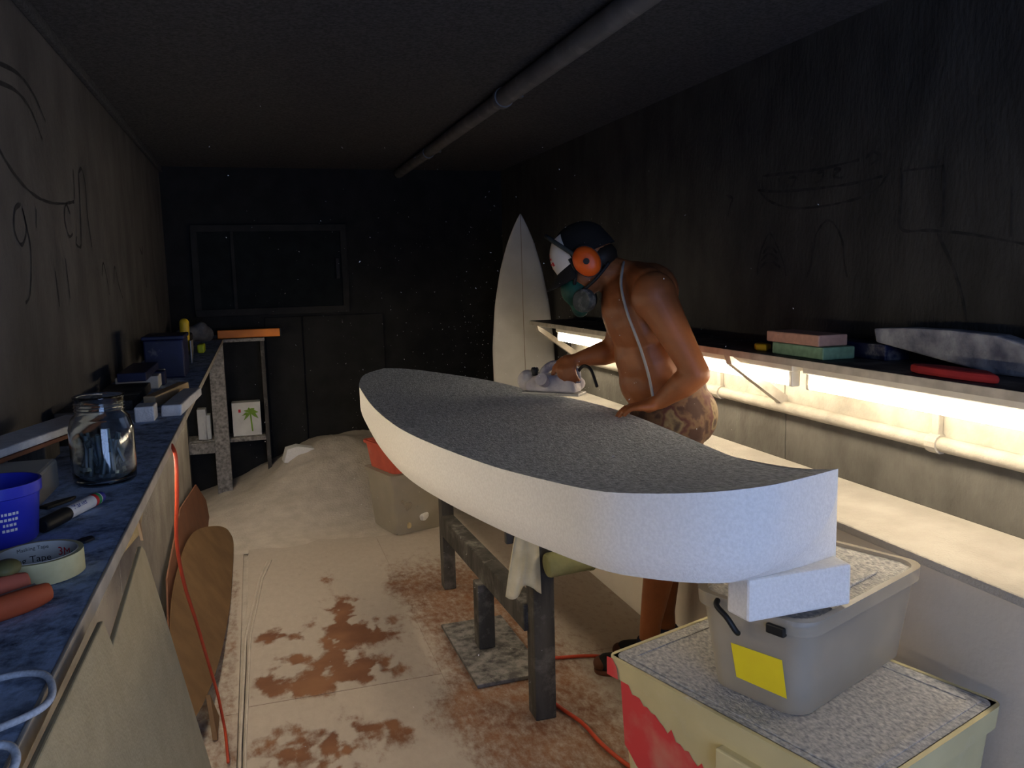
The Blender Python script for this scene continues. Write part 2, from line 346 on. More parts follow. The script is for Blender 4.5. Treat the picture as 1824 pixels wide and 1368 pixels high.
def floor_panel(x0, x1, y0, y1, z, res=0.025):
    nx = max(2, int((x1-x0)/res)); ny = max(2, int((y1-y0)/res)); mb = MB(); vs = []; fs = []; ds = []
    for j in range(ny+1):
        for i in range(nx+1):
            x = x0+(x1-x0)*i/nx; y = y0+(y1-y0)*j/ny; vs.append((x, y, z)); ds.append(floor_dust(x, y))
    for j in range(ny):
        for i in range(nx): a = j*(nx+1)+i; fs.append((a, a+1, a+nx+2, a+nx+1))
    k = len(vs)                                          # skirt gives the sheet its thickness
    ring = [(x0,y0),(x1,y0),(x1,y1),(x0,y1)]
    vs += [(x, y, z) for x, y in ring]+[(x, y, -.012) for x, y in ring]; ds += [.5]*8
    fs += [(k+i, k+4+i, k+4+(i+1) % 4, k+(i+1) % 4) for i in range(4)]
    me = bpy.data.meshes.new('floor_panel'); me.from_pydata(vs, [], fs)
    a = me.attributes.new('dust', 'FLOAT', 'POINT'); a.data.foreach_set('value', ds); me.update()
    me.materials.append(M['floor'])
    o = bpy.data.objects.new('floor_panel', me); COL.objects.link(o); o.parent = base
    return o
floor_panel(XL, -.137, YF, 2.70, -.004, .02); floor_panel(XL, -.137, 2.702, YB, -.004, .02)
floor_panel(-.112, .5595, YF, 2.725, 0.0, .016); floor_panel(-.112, .5595, 2.728, YB, 0.0, .016)
floor_panel(.5605, 1.45, YF, 2.70, 0.0); floor_panel(.5605, 1.45, 2.7015, YB, 0.0)
# thin edging strips along the sheet joint
st = MB().tube([(-.128, YF, -.002), (-.128, 2.5, -.002), (-.118, 3.3, -.002), (-.06, 3.95, -.002), (-.02, 4.2, -.002)], .006, 6).build('edging_strip', 'dust', base)
st = MB().tube([(-.112, YF, 0.002), (-.112, 2.5, .002), (-.100, 3.3, .002), (-.045, 3.95, .002), (-.0, 4.2, .002)], .004, 6).build('edging_strip', 'dust', base)

wl = struct(MB().box((XL-.1, YF-.1, -.08), (XL, YB+.1, ZC+.1)).build('wall_left', 'wall_left'), 'dark sooty plaster wall with finger drawings above the workbench')
wr = struct(MB().box((XR, YF-.1, -.08), (XR+.1, YB+.1, ZC+.1)).build('wall_right', 'wall_right'), 'dark dusty wall with drawn arches and boat above the lamp shelf')
wb = struct(MB().box((XL, YB, -.08), (XR, YB+.1, ZC+.1)).build('wall_back', 'back'), 'black end wall of the shaping room')
wf = MB()
wf.box((XL, YF-.1, -.08), (.05, YF, ZC+.1)).box((1.25, YF-.1, -.08), (XR, YF, ZC+.1)).box((.05, YF-.1, 2.02), (1.25, YF, ZC+.1))
struct(wf.build('wall_front', 'wall_dark'), 'wall with the open doorway behind the viewpoint')
ce = struct(MB().box((XL-.1, YF-.1, ZC+.012), (XR+.1, YB+.1, ZC+.1)).build('ceiling', 'ceiling'), 'black speckled panel ceiling')
ys = [YF, .45, 1.65, 2.85, 4.05, 5.25, YB]
for a, b in zip(ys, ys[1:]):
    MB().box((XL, a+.0008, ZC), (.618, b-.0008, ZC+.012)).build('ceiling_panel', 'ceiling', ce)
    MB().box((.619, a+.0008, ZC), (XR, b-.0008, ZC+.012)).build('ceiling_panel', 'ceiling', ce)
struct(MB().box((XL, YF, 2.125), (XL+.022, YB, ZC)).build('trim_1', 'ceiling', bevel=.006), 'narrow cornice strip between left wall and ceiling')
# dark boarded window on the end wall
win = thing('window_1', 'dark painted window set in the black end wall', 'window'); del win['category']; struct(win)
MB().box((-.37, YB-.03, 1.19), (.63, YB, 1.235)).box((-.37, YB-.03, 1.745), (.63, YB, 1.79)).box((-.37, YB-.03, 1.235), (-.33, YB, 1.745)).box((.59, YB-.03, 1.235), (.63, YB, 1.745)).build('window_frame', 'window_frame', win, bevel=.004)
MB().box((-.125, YB-.026, 1.235), (-.105, YB, 1.745)).build('mullion', 'window_frame', win)
MB().box((-.33, YB-.012, 1.235), (-.125, YB, 1.745)).build('pane', 'window_dark', win)
MB().box((-.105, YB-.012, 1.235), (.59, YB, 1.745)).build('pane', 'window_dark', win)
MB().box((.55, YB-.045, 1.42), (.575, YB-.012, 1.56)).build('latch', 'near_black', win, bevel=.004)
# a dark door leaf below and right of it
dr = thing('door_1', 'black flush door panel in the end wall', 'door'); del dr['category']; struct(dr)
MB().box((.06, YB-.02, .0), (.30, YB, 1.17)).build('door_panel', 'back', dr, bevel=.003)
MB().box((.31, YB-.02, .0), (.86, YB, 1.17)).build('door_panel', 'back', dr, bevel=.003)

# finger drawings in the dust of the walls
def ribbon(pts, wdt, fn, name, parent):
    P = [Vector((p[0], p[1], 0)) for p in pts]; P = catmull(P, 7) if len(P) > 2 else P
    mb = MB(); vs = []; fs = []
    for i, p in enumerate(P):
        t = (P[min(i+1, len(P)-1)]-P[max(i-1, 0)]); t.normalize(); nrm = Vector((-t.y, t.x, 0))
        ww = wdt*(0.75+0.5*noise.noise(Vector((i*.4, wdt*50, 2))))
        for s_ in (-1, 1):
            q = p+nrm*s_*ww/2; vs.append(fn(q.x, q.y))
    for i in range(len(P)-1): fs.append((2*i, 2*i+1, 2*i+3, 2*i+2))
    mb.add(vs, fs); return mb.build(name, 'soot_mark', parent)
fr = lambda u, v: (XR-.0012, u, v)
fl = lambda u, v: (XL+.0012, u, v)
DR = [  # y, z on the right wall
 [(2.62,1.75),(2.58,1.69),(2.51,1.648),(2.40,1.62),(2.28,1.612),(2.15,1.615),(2.05,1.626),(1.99,1.648),(1.95,1.69)],
 [(2.60,1.70),(2.48,1.682),(2.30,1.672),(2.12,1.668),(1.98,1.675)],
 [(2.57,1.745),(2.42,1.738),(2.25,1.73),(2.08,1.735)],
 [(2.57,1.73),(2.565,1.70)],[(2.52,1.725),(2.515,1.695)],[(2.47,1.725),(2.465,1.695)],[(2.42,1.72),(2.38,1.718),(2.40,1.69)],[(2.33,1.72),(2.33,1.69)],
 [(2.27,1.718),(2.24,1.72),(2.25,1.695),(2.28,1.69)],[(2.19,1.72),(2.16,1.718),(2.19,1.70),(2.15,1.69)],[(2.05,1.735),(2.02,1.75),(1.99,1.73),(2.03,1.715)],
 [(2.59,1.395),(2.585,1.44),(2.56,1.50),(2.52,1.54),(2.48,1.50),(2.44,1.44),(2.42,1.39)],
 [(2.56,1.47),(2.52,1.495),(2.475,1.47)],[(2.57,1.445),(2.52,1.47),(2.465,1.445)],[(2.575,1.42),(2.52,1.445),(2.455,1.42)],
 [(2.31,1.385),(2.29,1.43),(2.28,1.50),(2.25,1.545),(2.21,1.565),(2.17,1.54),(2.14,1.49),(2.13,1.43),(2.115,1.385)],
 [(1.91,1.69),(1.905,1.60),(1.90,1.52),(1.80,1.51),(1.68,1.495),(1.55,1.47),(1.40,1.44)],
 [(1.76,1.68),(1.755,1.60),(1.755,1.515)],[(1.90,1.68),(1.76,1.675)],[(1.77,1.50),(1.72,1.42),(1.68,1.33),(1.66,1.26)],[(1.55,1.60),(1.545,1.48)],
 [(2.80,1.70),(2.76,1.685),(2.775,1.66),(2.79,1.62)]]
for d in DR: ribbon(d, .011, fr, 'finger_drawing', wr)
DL = [
 [(2.05,1.80),(2.17,1.726),(2.30,1.68),(2.45,1.655),(2.62,1.652),(2.80,1.665),(2.96,1.685)],[(2.97,1.69),(2.985,1.74),(2.99,1.79)],
 [(3.08,1.79),(3.06,1.70),(3.03,1.60),(3.0,1.545),(2.93,1.55),(2.95,1.575)],[(3.08,1.79),(3.14,1.81),(3.18,1.76),(3.17,1.66),(3.2,1.55)],
 [(2.88,1.64),(2.83,1.665),(2.79,1.62),(2.83,1.57),(2.89,1.58)],
 [(2.30,1.62),(2.24,1.60),(2.22,1.55),(2.27,1.52),(2.33,1.56),(2.31,1.61),(2.35,1.53),(2.34,1.47),(2.30,1.40),(2.25,1.38)],
 [(2.45,1.62),(2.43,1.57)],[(2.20,1.93),(2.40,1.95),(2.55,1.93),(2.66,1.88)],[(2.15,1.88),(2.36,1.90),(2.50,1.88),(2.6,1.82)],
 [(3.35,1.45),(3.40,1.50),(3.45,1.44),(3.47,1.38)],[(3.6,1.42),(3.66,1.49),(3.72,1.42),(3.80,1.36)],[(4.5,1.60),(4.58,1.57),(4.62,1.61)],
 [(4.6,1.46),(4.66,1.40),(4.70,1.47)],[(5.0,1.38),(5.1,1.30),(5.2,1.22)],[(5.2,1.42),(5.12,1.32),(5.08,1.25)],[(2.75,1.5),(2.76,1.38)],[(2.6,1.46),(2.61,1.36)]]
for d in DL: ribbon(d, .012, fl, 'finger_drawing', wl)

# ================================================================== RIGHT SIDE: step, lamp shelf, lamps
stp = thing('wall_step', 'long cream boxed step running along the right wall under the lamps', 'step')
MB().box((1.45, YF, 0), (1.465, 4.42, .725)).build('front_board', 'step_face', stp)
MB().box((1.44, YF, .725), (XR, 4.42, .748)).build('step_top', 'step_top', stp, bevel=.006)
MB().box((1.45, 4.42, 0), (XR, 4.435, .748)).build('end_board', 'step_face', stp)
MB().tube([(1.449, 1.13, 0.0), (1.449, 1.13, .72)], .004, 6).build('joint', 'wood_dusty', stp)

lsh = thing('lamp_shelf', 'long dark wall shelf carried by brackets over the bright tubes', 'shelf')
MB().box((1.50, -.6, 1.135), (XR, 4.42, 1.155)).build('shelf_board', 'shelf_dark', lsh, bevel=.003)
MB().box((1.496, -.6, 1.132), (1.504, 4.42, 1.153)).build('front_lip', 'metal_grey', lsh)
yp = [-.6, .55, 1.72, 2.40, 2.80, 3.60, 4.42]
for a, b in zip(yp, yp[1:]):
    MB().box((XR-.012, a+.003, .955), (XR, b-.003, 1.133)).build('reflector_panel', 'cream', lsh)
for y in (1.72, 2.80, 3.60):
    MB().box((XR-.030, y-.012, .925), (XR-.012, y+.012, 1.134)).build('upright', 'cream', lsh, bevel=.003)
for y in (.30, 2.40, 4.36):
    m_ = MB().prism([(0, 0), (.225, .165), (.235, .20), (0, .042)], .034, lambda u, v, t, y=y: (XR-.012-u, y-.017+t, .935+v))
    m_.build('bracket', 'metal_grey', lsh)
for a, b in ((-.6, 2.398), (2.402, 4.42)):
    MB().box((XR-.006, a, .749), (XR, b, .954)).build('wall_panel', 'wall_grey', lsh)
rail = MB().tube([(XR-.022, -.6, .938), (XR-.022, 4.42, .938)], .021, 12)
rail.build('rail', 'cream', lsh, smooth='auto')
for y in (.55, 1.72, 2.80, 3.60):
    MB().tube([(XR-.022, y-.018, .938), (XR-.022, y+.018, .938)], .027, 12).build('rail_collar', 'cream', lsh)

def lamp(y0, y1, x, z, label, group, r=.022):
    t = thing('tube_lamp', label, 'lamp', group=group)
    MB().box((x-.022, y0-.03, z+.027), (x+.022, y1+.03, z+.050)).build('housing', 'white_metal', t, bevel=.004)
    MB().tube([(x, y0, z), (x, y1, z)], r, 16).build('tube', 'tube', t, smooth='auto')
    for y in (y0-.022, y1+.004):
        MB().box((x-.016, y, z-.022), (x+.016, y+.018, z+.030)).build('socket', 'white_metal', t, bevel=.004)
lamp(1.05, 2.06, 1.605, 1.070, 'glowing fluorescent tube nearest the frame edge under the dark right shelf', 'tubes under the right shelf')
lamp(2.17, 3.35, 1.605, 1.070, 'long glowing fluorescent tube behind the stooping worker', 'tubes under the right shelf')
lamp(3.62, 4.20, 1.605, 1.070, 'short glowing fluorescent tube by the leaning white surfboard', 'tubes under the right shelf')

# things on the right shelf
SZ = 1.155
tag(MB().box((1.53, 1.93, SZ), (1.64, 2.17, SZ+.036)).build('sanding_sponge', 'mint', bevel=.004), 'mint green sanding sponge on the dark shelf under a peach block', 'sponge')
tag(MB().box((1.53, 1.95, SZ+.037), (1.63, 2.20, SZ+.070)).build('sanding_block', 'peach', bevel=.004), 'peach coloured block lying on top of the mint green sponge', 'block')
tag(MB().box((1.655, 1.83, SZ), (1.74, 2.06, SZ+.045)).build('small_box', 'dark_blue', bevel=.004), 'small dark blue box on the shelf behind the mint sponge', 'box')
oc = MB(); P = [(1.36,.0),(1.36,.05),(1.44,.075),(1.52,.095),(1.66,.10),(1.80,.098),(1.92,.09),(1.92,.05),(1.7,.02),(1.55,.0)]
oc.prism([(y, z) for y, z in P], .05, lambda u, v, t: (1.67+t-.25*v, u-.05, SZ+v)); tag(oc.build('foam_offcut', 'off_white', bevel=.006), 'dusty white foam offcut lying on the dark right shelf', 'foam offcut')
rf = MB(); rf.prism([(1.35,1.53),(1.41,1.52),(1.50,1.518),(1.58,1.525),(1.62,1.54),(1.60,1.57),(1.52,1.585),(1.42,1.58)], .022, lambda u, v, t: (v, u, SZ+t))
tag(rf.build('felt_pad', 'red_flat', bevel=.008), 'flat red pad at the front edge of the right shelf', 'pad')
yb_ = MB(); yb_.prism([(2.23,1.55),(2.27,1.54),(2.31,1.56),(2.30,1.59),(2.25,1.585)], .022, lambda u, v, t: (v, u, SZ+t))
tag(yb_.build('sponge_scrap', 'yellow_handle', bevel=.006), 'small mustard yellow scrap on the right shelf beside the worker', 'scrap')
tag(MB().box((1.655, 1.20, SZ), (1.75, 1.34, SZ+.11)).build('dark_case', 'near_black', bevel=.006), 'black case standing on the right shelf behind the red pad', 'case')
tag(MB().box((1.60, 1.02, SZ), (1.74, 1.17, SZ+.12)).build('tool_box', 'dark_blue', bevel=.006), 'dark navy box at the right frame edge of the shelf', 'box')

# ================================================================== LEFT SIDE: bench
BZ = 1.05
bn = thing('work_bench', 'long narrow dusty bench top fixed along the left wall', 'bench')
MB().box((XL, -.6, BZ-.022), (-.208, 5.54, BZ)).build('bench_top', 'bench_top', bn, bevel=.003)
MB().box((-.209, -.6, BZ-.020), (-.2045, 5.54, BZ+.0015)).build('front_lip', 'metal_grey', bn, bevel=.0015)
MB().box((-.425, -.6, 0), (-.410, 2.45, .90)).build('back_panel', 'panel_grey', bn)
MB().box((-.425, 2.454, 0), (-.410, 4.92, .90)).build('back_panel', 'panel_grey', bn)
MB().box((-.300, 5.48, 0), (-.208, 5.54, BZ-.022)).build('post', 'wood_dusty', bn, bevel=.003)
MB().box((-.50, 5.49, 0), (-.455, 5.54, BZ-.022)).build('post', 'wood_dark', bn, bevel=.003)
MB().box((-.455, 5.485, .325), (-.300, 5.535, .395)).build('cross_rail', 'wood_dusty', bn, bevel=.003)
for y in (.3, 1.75, 3.2, 4.6):
    MB().prism([(0, 0), (.22, .12), (.22, .135), (0, .135)], .02, lambda u, v, t, y=y: (XL+.12+u*.6, y+t, .892+v)).build('bracket', 'metal_grey', bn)
lamp(1.42, 2.77, -.335, .992, 'hidden fluorescent tube under the left bench beside the brown template', 'tubes under the left bench', .019)
lamp(2.95, 4.17, -.335, .992, 'hidden fluorescent tube under the far part of the left bench', 'tubes under the left bench', .019)

lamp(-.50, .56, -.335, .992, 'hidden fluorescent tube under the bench end at the doorway', 'tubes under the left bench', .019)
lamp(4.32, 5.10, -.335, .992, 'added unseen fluorescent tube under the bench by the far shelf unit', 'tubes under the left bench', .019)  # extra tube out of view, added to brighten the dust heap

# shelf unit at the far end of the bench
su = thing('shelf_unit', 'dark open shelf unit in the far left corner', 'shelf unit')
MB().box((-.50, 5.545, 1.03), (.05, YB-.03, 1.05)).build('top_board', 'wood_dusty', su, bevel=.002)
MB().box((-.50, 5.545, .375), (.02, YB-.03, .40)).build('shelf_board', 'wood_dusty', su, bevel=.002)
MB().box((.02, 5.56, 0), (.045, YB-.03, 1.03)).build('side_panel', 'wood_dark', su, bevel=.002)
MB().box((-.525, 5.56, 0), (-.50, YB-.03, 1.03)).build('side_panel', 'wood_dark', su, bevel=.002)
bx = thing('carton', 'small white carton with a green palm print on the far shelf', 'carton')
MB().box((-.185, 5.60, .402), (-.005, 5.70, .625)).build('carton_body', 'box_white', bx, bevel=.002)
pm = MB(); cx, cz = -.07, .55
for a in (20, 60, 100, 140, 180, 215, -25):
    q = math.radians(a); L_ = .055; e = Vector((math.cos(q), 0, math.sin(q))); n_ = Vector((-e.z, 0, e.x)); c0 = Vector((cx, 5.5985, cz))
    pm.add([c0, c0+e*L_*.5+n_*.012+Vector((0,0,.004)), c0+e*L_-Vector((0,0,.014)), c0+e*L_*.5-n_*.010], [(0, 1, 2, 3)])
pm.add([(cx-.005,5.5985,cz),(cx+.005,5.5985,cz),(cx+.012,5.5985,.43),(cx+.002,5.5985,.43)], [(0,1,2,3)])
pm.build('palm_print', 'palm', bx)
MB().add([(-.145,5.5985,.56),(-.13,5.5985,.56),(-.13,5.5985,.58),(-.145,5.5985,.58)], [(0,1,2,3)]).build('red_print', 'ink_red', bx)
tag(MB().box((-.40, 5.58, .402), (-.345, 5.68, .60)).box((-.345, 5.58, .402), (-.32, 5.68, .56)).build('pale_box', 'box_white', bevel=.004), 'narrow pale box standing behind the bench post', 'box')
lv = thing('spirit_level', 'bright orange bar lying on the far shelf unit', 'level')
MB().box((-.24, 5.60, 1.052), (.15, 5.645, 1.105)).build('level_body', 'orange_bar', lv, bevel=.004)
MB().box((.15, 5.60, 1.052), (.158, 5.645, 1.105)).build('end_cap', 'black', lv, bevel=.002)
tag(MB().box((-.50, 5.63, 1.052), (.02, 5.74, 1.075)).build('plank', 'wood_dark', bevel=.003), 'dark plank behind the orange bar on the shelf unit', 'plank')
rg = MB(); 
for i in range(9):
    rg.ell((-.36+.03*random.uniform(-2.4, 2.6), 5.42+random.uniform(-.07, .07), BZ+.035+random.uniform(0, .04)), (random.uniform(.04, .075), random.uniform(.04, .06), random.uniform(.03, .06)))
ro = rg.build('rag', 'rag', smooth=True); rm = ro.modifiers.new('remesh', 'REMESH'); rm.mode = 'VOXEL'; rm.voxel_size = .012; rm.use_smooth_shade = True
tag(ro, 'crumpled grey rag heaped at the far end of the bench', 'rag')

def bench(o, label, cat, group=None): return tag(o, label, cat, group)
# jar of bolts
jr = thing('glass_jar', 'clear glass jar filled with steel bolts on the bench', 'jar', (-.288, 1.665, BZ))
jm = MB(); jm.open0 = jm.open1 = True
jm.lathe([(0, .001), (.048, .001), (.054, .008), (.056, .03), (.056, .105), (.050, .125), (.042, .134), (.042, .160), (.0445, .162), (.0445, .166), (.040, .166), (.039, .134), (.047, .122), (.0525, .103), (.0525, .03), (.050, .010), (0, .007)], n=36)
jm.build('jar_body', 'plastic_jar', jr, smooth=True)
th = MB()
for k in range(3): th.tube([(0.0425*math.cos(q), .0425*math.sin(q), .140+k*.006) for q in [2*PI*i/28 for i in range(29)]], .0014, 5)
th.build('screw_thread', 'plastic_jar', jr, smooth=True)
for i in range(34):
    q = random.uniform(0, 2*PI); r_ = random.uniform(.010, .040); b0 = Vector((r_*math.cos(q), r_*math.sin(q), random.uniform(.014, .04)))
    q2 = q+random.uniform(-.8, .8); r2 = random.uniform(.02, .044); b1 = Vector((r2*math.cos(q2), r2*math.sin(q2), b0.z+random.uniform(.04, .065)))
    d = (b1-b0).normalized()
    bo = MB().tube([b0, b1], .0038, 7).tube([b0-d*.006, b0+d*.001], .008, 6)
    o = bo.build('bolt', 'bolt', None)
    for v in o.data.vertices: v.co += Vector((-.288, 1.665, BZ))
    tag(o, 'steel bolt lying inside the clear glass jar', 'bolt', 'bolts in the glass jar')
# blue tub with white lettering
tb = thing('plastic_tub', 'royal blue plastic tub standing at the left frame edge', 'tub', (-.378, 1.325, BZ))
m_ = MB(); m_.open0 = m_.open1 = True
m_.lathe([(0, .002), (.049, .002), (.0515, .006), (.058, .072), (.0615, .074), (.062, .090), (.059, .090), (.056, .076), (.048, .010), (0, .008)], n=40)
m_.build('tub_body', 'blue_tub', tb, smooth='auto')
def on_tub(a0, z0):
    return lambda u, v: (math.cos(a0+u/.056)*(.0512+.0068*((z0+v)/.07)+.0006), math.sin(a0+u/.056)*(.0512+.0068*((z0+v)/.07)+.0006), z0+v)
for k, wd in enumerate((.020, .024, .018, .021)):
    f_ = on_tub(math.radians(-58), .052-k*.008); m_ = MB()
    x_ = -wd/2
    while x_ < wd/2:
        l_ = random.uniform(.002, .005); P = [f_(x_, -.002), f_(x_+l_, -.002), f_(x_+l_, .002), f_(x_, .002)]; m_.add(P, [(0,1,2,3)]); x_ += l_+.0013
    m_.build('small_print', 'white', tb)
f_ = on_tub(math.radians(-95), .045); MB().add([f_(.012*math.cos(2*PI*i/18), .012*math.sin(2*PI*i/18)) for i in range(18)], [tuple(range(18))]).build('red_badge', 'terracotta', tb)
text_part('badge_figure', '3', .018, lambda u, v: Vector(on_tub(math.radians(-95), .045)(u, v))*1.0+Vector((0, -.0006, 0)), 'white', tb)
# marker pen
mk = thing('marker_pen', 'fat black capped marker pen with white label beside the jar', 'pen')
a = Vector((-.326, 1.345, BZ+.012)); b = Vector((-.270, 1.500, BZ+.012)); d = (b-a).normalized(); ln = (b-a).length
MB().tube([a+d*.062, b-d*.012], .0105, 16).build('barrel', 'white', mk, smooth='auto')
MB().tube([a, a+d*.004, a+d*.060, a+d*.066], [.009, .0118, .0118, .0108], 16).build('pen_cap', 'black', mk, smooth='auto')
MB().tube([b-d*.030, b-d*.022], .0107, 16).build('red_band', 'ink_red', mk, smooth='auto')
MB().tube([b-d*.022, b-d*.014], .0107, 16).build('green_band', 'ink_green', mk, smooth='auto')
MB().tube([b-d*.013, b], [.0105, .009], 16).build('end_plug', 'ink_blue', mk, smooth='auto')
sd = d.cross(Vector((0, 0, 1))).normalized()
def on_pen(c):
    def f(u, v):
        q = v/.0107+math.radians(48)
        return c+d*u+(sd*math.cos(q)+Vector((0, 0, 1))*math.sin(q))*.0108
    return f
text_part('pen_lettering', 'Marker', .013, on_pen(a+d*.092), 'ink_blue', mk)
# roll of masking tape
tp = thing('tape_roll', 'roll of masking tape lying flat near the bench edge', 'tape', (-.287, 1.150, BZ))
m_ = MB(); m_.open0 = m_.open1 = True
m_.lathe([(.0475, .001), (.0535, .001), (.0535, .030), (.0475, .030), (.0475, .001)], n=48); m_.build('tape_band', 'tape', tp, smooth='auto')
m_ = MB(); m_.open0 = m_.open1 = True
m_.lathe([(.0462, .001), (.0474, .001), (.0474, .0305), (.0462, .0305), (.0462, .001)], n=48); m_.build('core', 'box_white', tp, smooth='auto')
def in_tape(a0):
    return lambda u, v: ((.0459)*math.cos(a0-u/.0459), (.0459)*math.sin(a0-u/.0459), .0155+v)
text_part('brand_mark', '3M', .016, in_tape(math.radians(60)), 'ink_red', tp)
text_part('lettering', 'Auto', .010, in_tape(math.radians(34)), 'ink_green', tp)
text_part('lettering', 'Masking Tape', .013, lambda u, v: (lambda p: (p[0], p[1], p[2]-.007))(in_tape(math.radians(128))(u, v)), 'black', tp)
text_part('lettering', 'Masking Tape', .007, lambda u, v: (lambda p: (p[0], p[1], p[2]+.008))(in_tape(math.radians(110))(u, v)), 'black', tp)
# orange spring clamp
ck = thing('spring_clamp', 'terracotta orange plastic clamp with pink jaw at left frame edge', 'clamp')
def arm(P, r, z, h): 
    m_ = MB(); P = catmull([(p[0], p[1], z) for p in P], 6); m_.tube(P, [r*(0.8+.25*math.sin(PI*i/(len(P)-1))) for i in range(len(P))], 10)
    m_.v = [(x, y, z+(zz-z)*h) for x, y, zz in m_.v]; return m_
arm([(-.252,1.040),(-.268,1.022),(-.295,.998),(-.33,.965)], .011, BZ+.014, 1.25).build('lower_arm', 'terracotta', ck, smooth=True)
arm([(-.278,1.062),(-.300,1.045),(-.325,1.018),(-.36,.985)], .012, BZ+.019, 1.5).build('upper_arm', 'pink', ck, smooth=True)
MB().ell((-.300, 1.066, BZ+.040), (.016, .020, .010)).build('jaw_pad', 'olive', ck, smooth=True)
MB().tube([(-.268,1.052,BZ+.016),(-.300,1.022,BZ+.016)], .006, 8).build('spring', 'steel', ck)
# white rope loops at the near bench edge
rp = thing('rope_coil', 'coil of thin white rope hanging over the near bench edge', 'rope')
P = [(-.30,.80,BZ+.006),(-.25,.835,BZ+.006),(-.212,.825,BZ+.008),(-.197,.79,BZ+.004),(-.202,.755,BZ+.006),(-.235,.725,BZ+.008),(-.28,.71,BZ+.006)]
MB().tube(catmull(P, 8), .0034, 8).build('rope_loop', 'rope', rp, smooth=True)
P = [(-.29,.73,BZ+.014),(-.24,.70,BZ+.014),(-.205,.69,BZ+.012),(-.198,.665,BZ+.006),(-.215,.64,BZ+.006),(-.26,.62,BZ+.006)]
MB().tube(catmull(P, 8), .0034, 8).build('rope_loop', 'rope', rp, smooth=True)
# black oily blotches of rag
tag(MB().prism([(-.365,1.50),(-.350,1.525),(-.335,1.54),(-.318,1.555),(-.322,1.535),(-.335,1.515),(-.350,1.49)], .006, lambda u, v, t: (u, v, BZ+t)).build('rubber_scrap', 'black', bevel=.002), 'torn black rubber scrap between the blue tub and the jar', 'scrap')
tag(MB().prism([(-.272,1.272),(-.262,1.290),(-.250,1.296),(-.244,1.284),(-.254,1.268)], .004, lambda u, v, t: (u, v, BZ+t)).build('rubber_scrap', 'near_black', bevel=.001), 'small dark scrap beside the masking tape roll', 'scrap')
# planing board with red edge, translucent box, dark lid
pb = thing('sanding_board', 'white topped sanding board with reddish edge resting on a clear box', 'sanding board')
mxr = Matrix.Translation((-.452, 1.80, BZ+.060)) @ Matrix.Rotation(math.radians(-17), 4, 'Z')
MB().box((-.045, -.24, .004), (.045, .24, .020), mxr).build('foam_face', 'foam_block', pb, bevel=.004)
MB().box((-.048, -.25, -.004), (.048, .25, .004), mxr).build('backing', 'masonite2', pb, bevel=.001)
tag(MB().box((-.46, 1.50, BZ), (-.365, 1.66, BZ+.055)).build('clear_box', 'plastic_clear', bevel=.006), 'small cloudy plastic box beneath the sanding board', 'box')
tag(MB().box((-.50, 1.86, BZ), (-.43, 1.99, BZ+.055)).build('wood_scrap', 'wood_dark', bevel=.003), 'dark wooden offcut under the far end of the sanding board', 'offcut')
tag(MB().lathe([(0, 0), (.075, 0), (.078, .004), (.078, .014), (.070, .018), (.066, .012), (0, .012)], (-.445, 2.16, BZ), 32).build('tin_lid', 'near_black', smooth='auto'), 'black round tin lid lying behind the sanding board', 'lid')
tag(MB().box((-.50, 2.28, BZ), (-.40, 2.42, BZ+.05)).build('wood_scrap', 'wood_dark', bevel=.003), 'dark square offcut beside the tin lid', 'offcut')
# sanding blocks further along
tag(MB().box((-.05, -.045, 0), (.0, .035, .042), Matrix.Translation((-.275, 2.40, BZ))).build('foam_block', 'foam_block', bevel=.004), 'small bluish white foam block on the bench', 'block')
m_ = MB(); m_.prism([(0, 0), (.015, .030), (.20, .030), (.42, .026), (.42, 0)], .055, lambda u, v, t: Matrix.Translation((-.268, 2.43, BZ)) @ Matrix.Rotation(math.radians(-4), 4, 'Z') @ Vector((t, u, v)))
tag(m_.build('foam_strip', 'foam_block', bevel=.004), 'long white foam sanding strip along the bench edge', 'foam strip')
tag(MB().box((-.036, 0, 0), (.0, .34, .035), Matrix.Translation((-.300, 2.62, BZ)) @ Matrix.Rotation(math.radians(-12), 4, 'Z')).build('wood_block', 'wood_pale', bevel=.003), 'pale wooden stick behind the foam sanding strip', 'stick')
tag(MB().box((-.49, 2.60, BZ), (-.36, 3.05, BZ+.03)).build('wood_board', 'wood_dark', bevel=.003), 'dark flat board against the left wall', 'board')
tag(MB().box((-.48, 3.10, BZ), (-.34, 3.36, BZ+.045)).build('foam_block', 'box_white', bevel=.004), 'dim whitish block in front of the dark blue box', 'block')
tag(MB().box((-.06, 0, 0), (.0, .06, .05), Matrix.Translation((-.328, 3.20, BZ))).build('blue_block', 'dark_blue', bevel=.004), 'small blue block beside the whitish block', 'block')
bb = thing('blue_crate', 'dark blue plastic box standing on the far bench', 'box')
MB().box((-.42, 3.42, BZ), (-.275, 3.66, BZ+.15)).build('box_body', 'dark_blue', bb, bevel=.006)
MB().box((-.425, 3.415, BZ+.15), (-.27, 3.665, BZ+.165)).build('box_rim', 'dark_blue', bb, bevel=.004)
sw = thing('hand_saw', 'hand tool with upright yellow handle beyond the blue box', 'saw')
MB().cap((-.315, 4.02, BZ+.07), .020, (-.312, 4.02, BZ+.185), .022).build('handle', 'yellow_handle', sw, smooth=True)
MB().prism([(0, 0), (.50, .03), (.50, .075), (0, .10)], .004, lambda u, v, t: (-.285-.05*u+t, 3.90+u, BZ+.01+v)).build('blade', 'steel', sw)
tag(MB().box((-.30, 4.55, BZ), (-.265, 4.68, BZ+.045)).build('tape_measure', 'lime', bevel=.008), 'lime yellow tape measure at the far bench end', 'tape measure')
tag(MB().box((-.45, 4.2, BZ), (-.33, 4.75, BZ+.10)).build('tool_case', 'near_black', bevel=.008), 'black tool case by the wall at the far bench end', 'case')
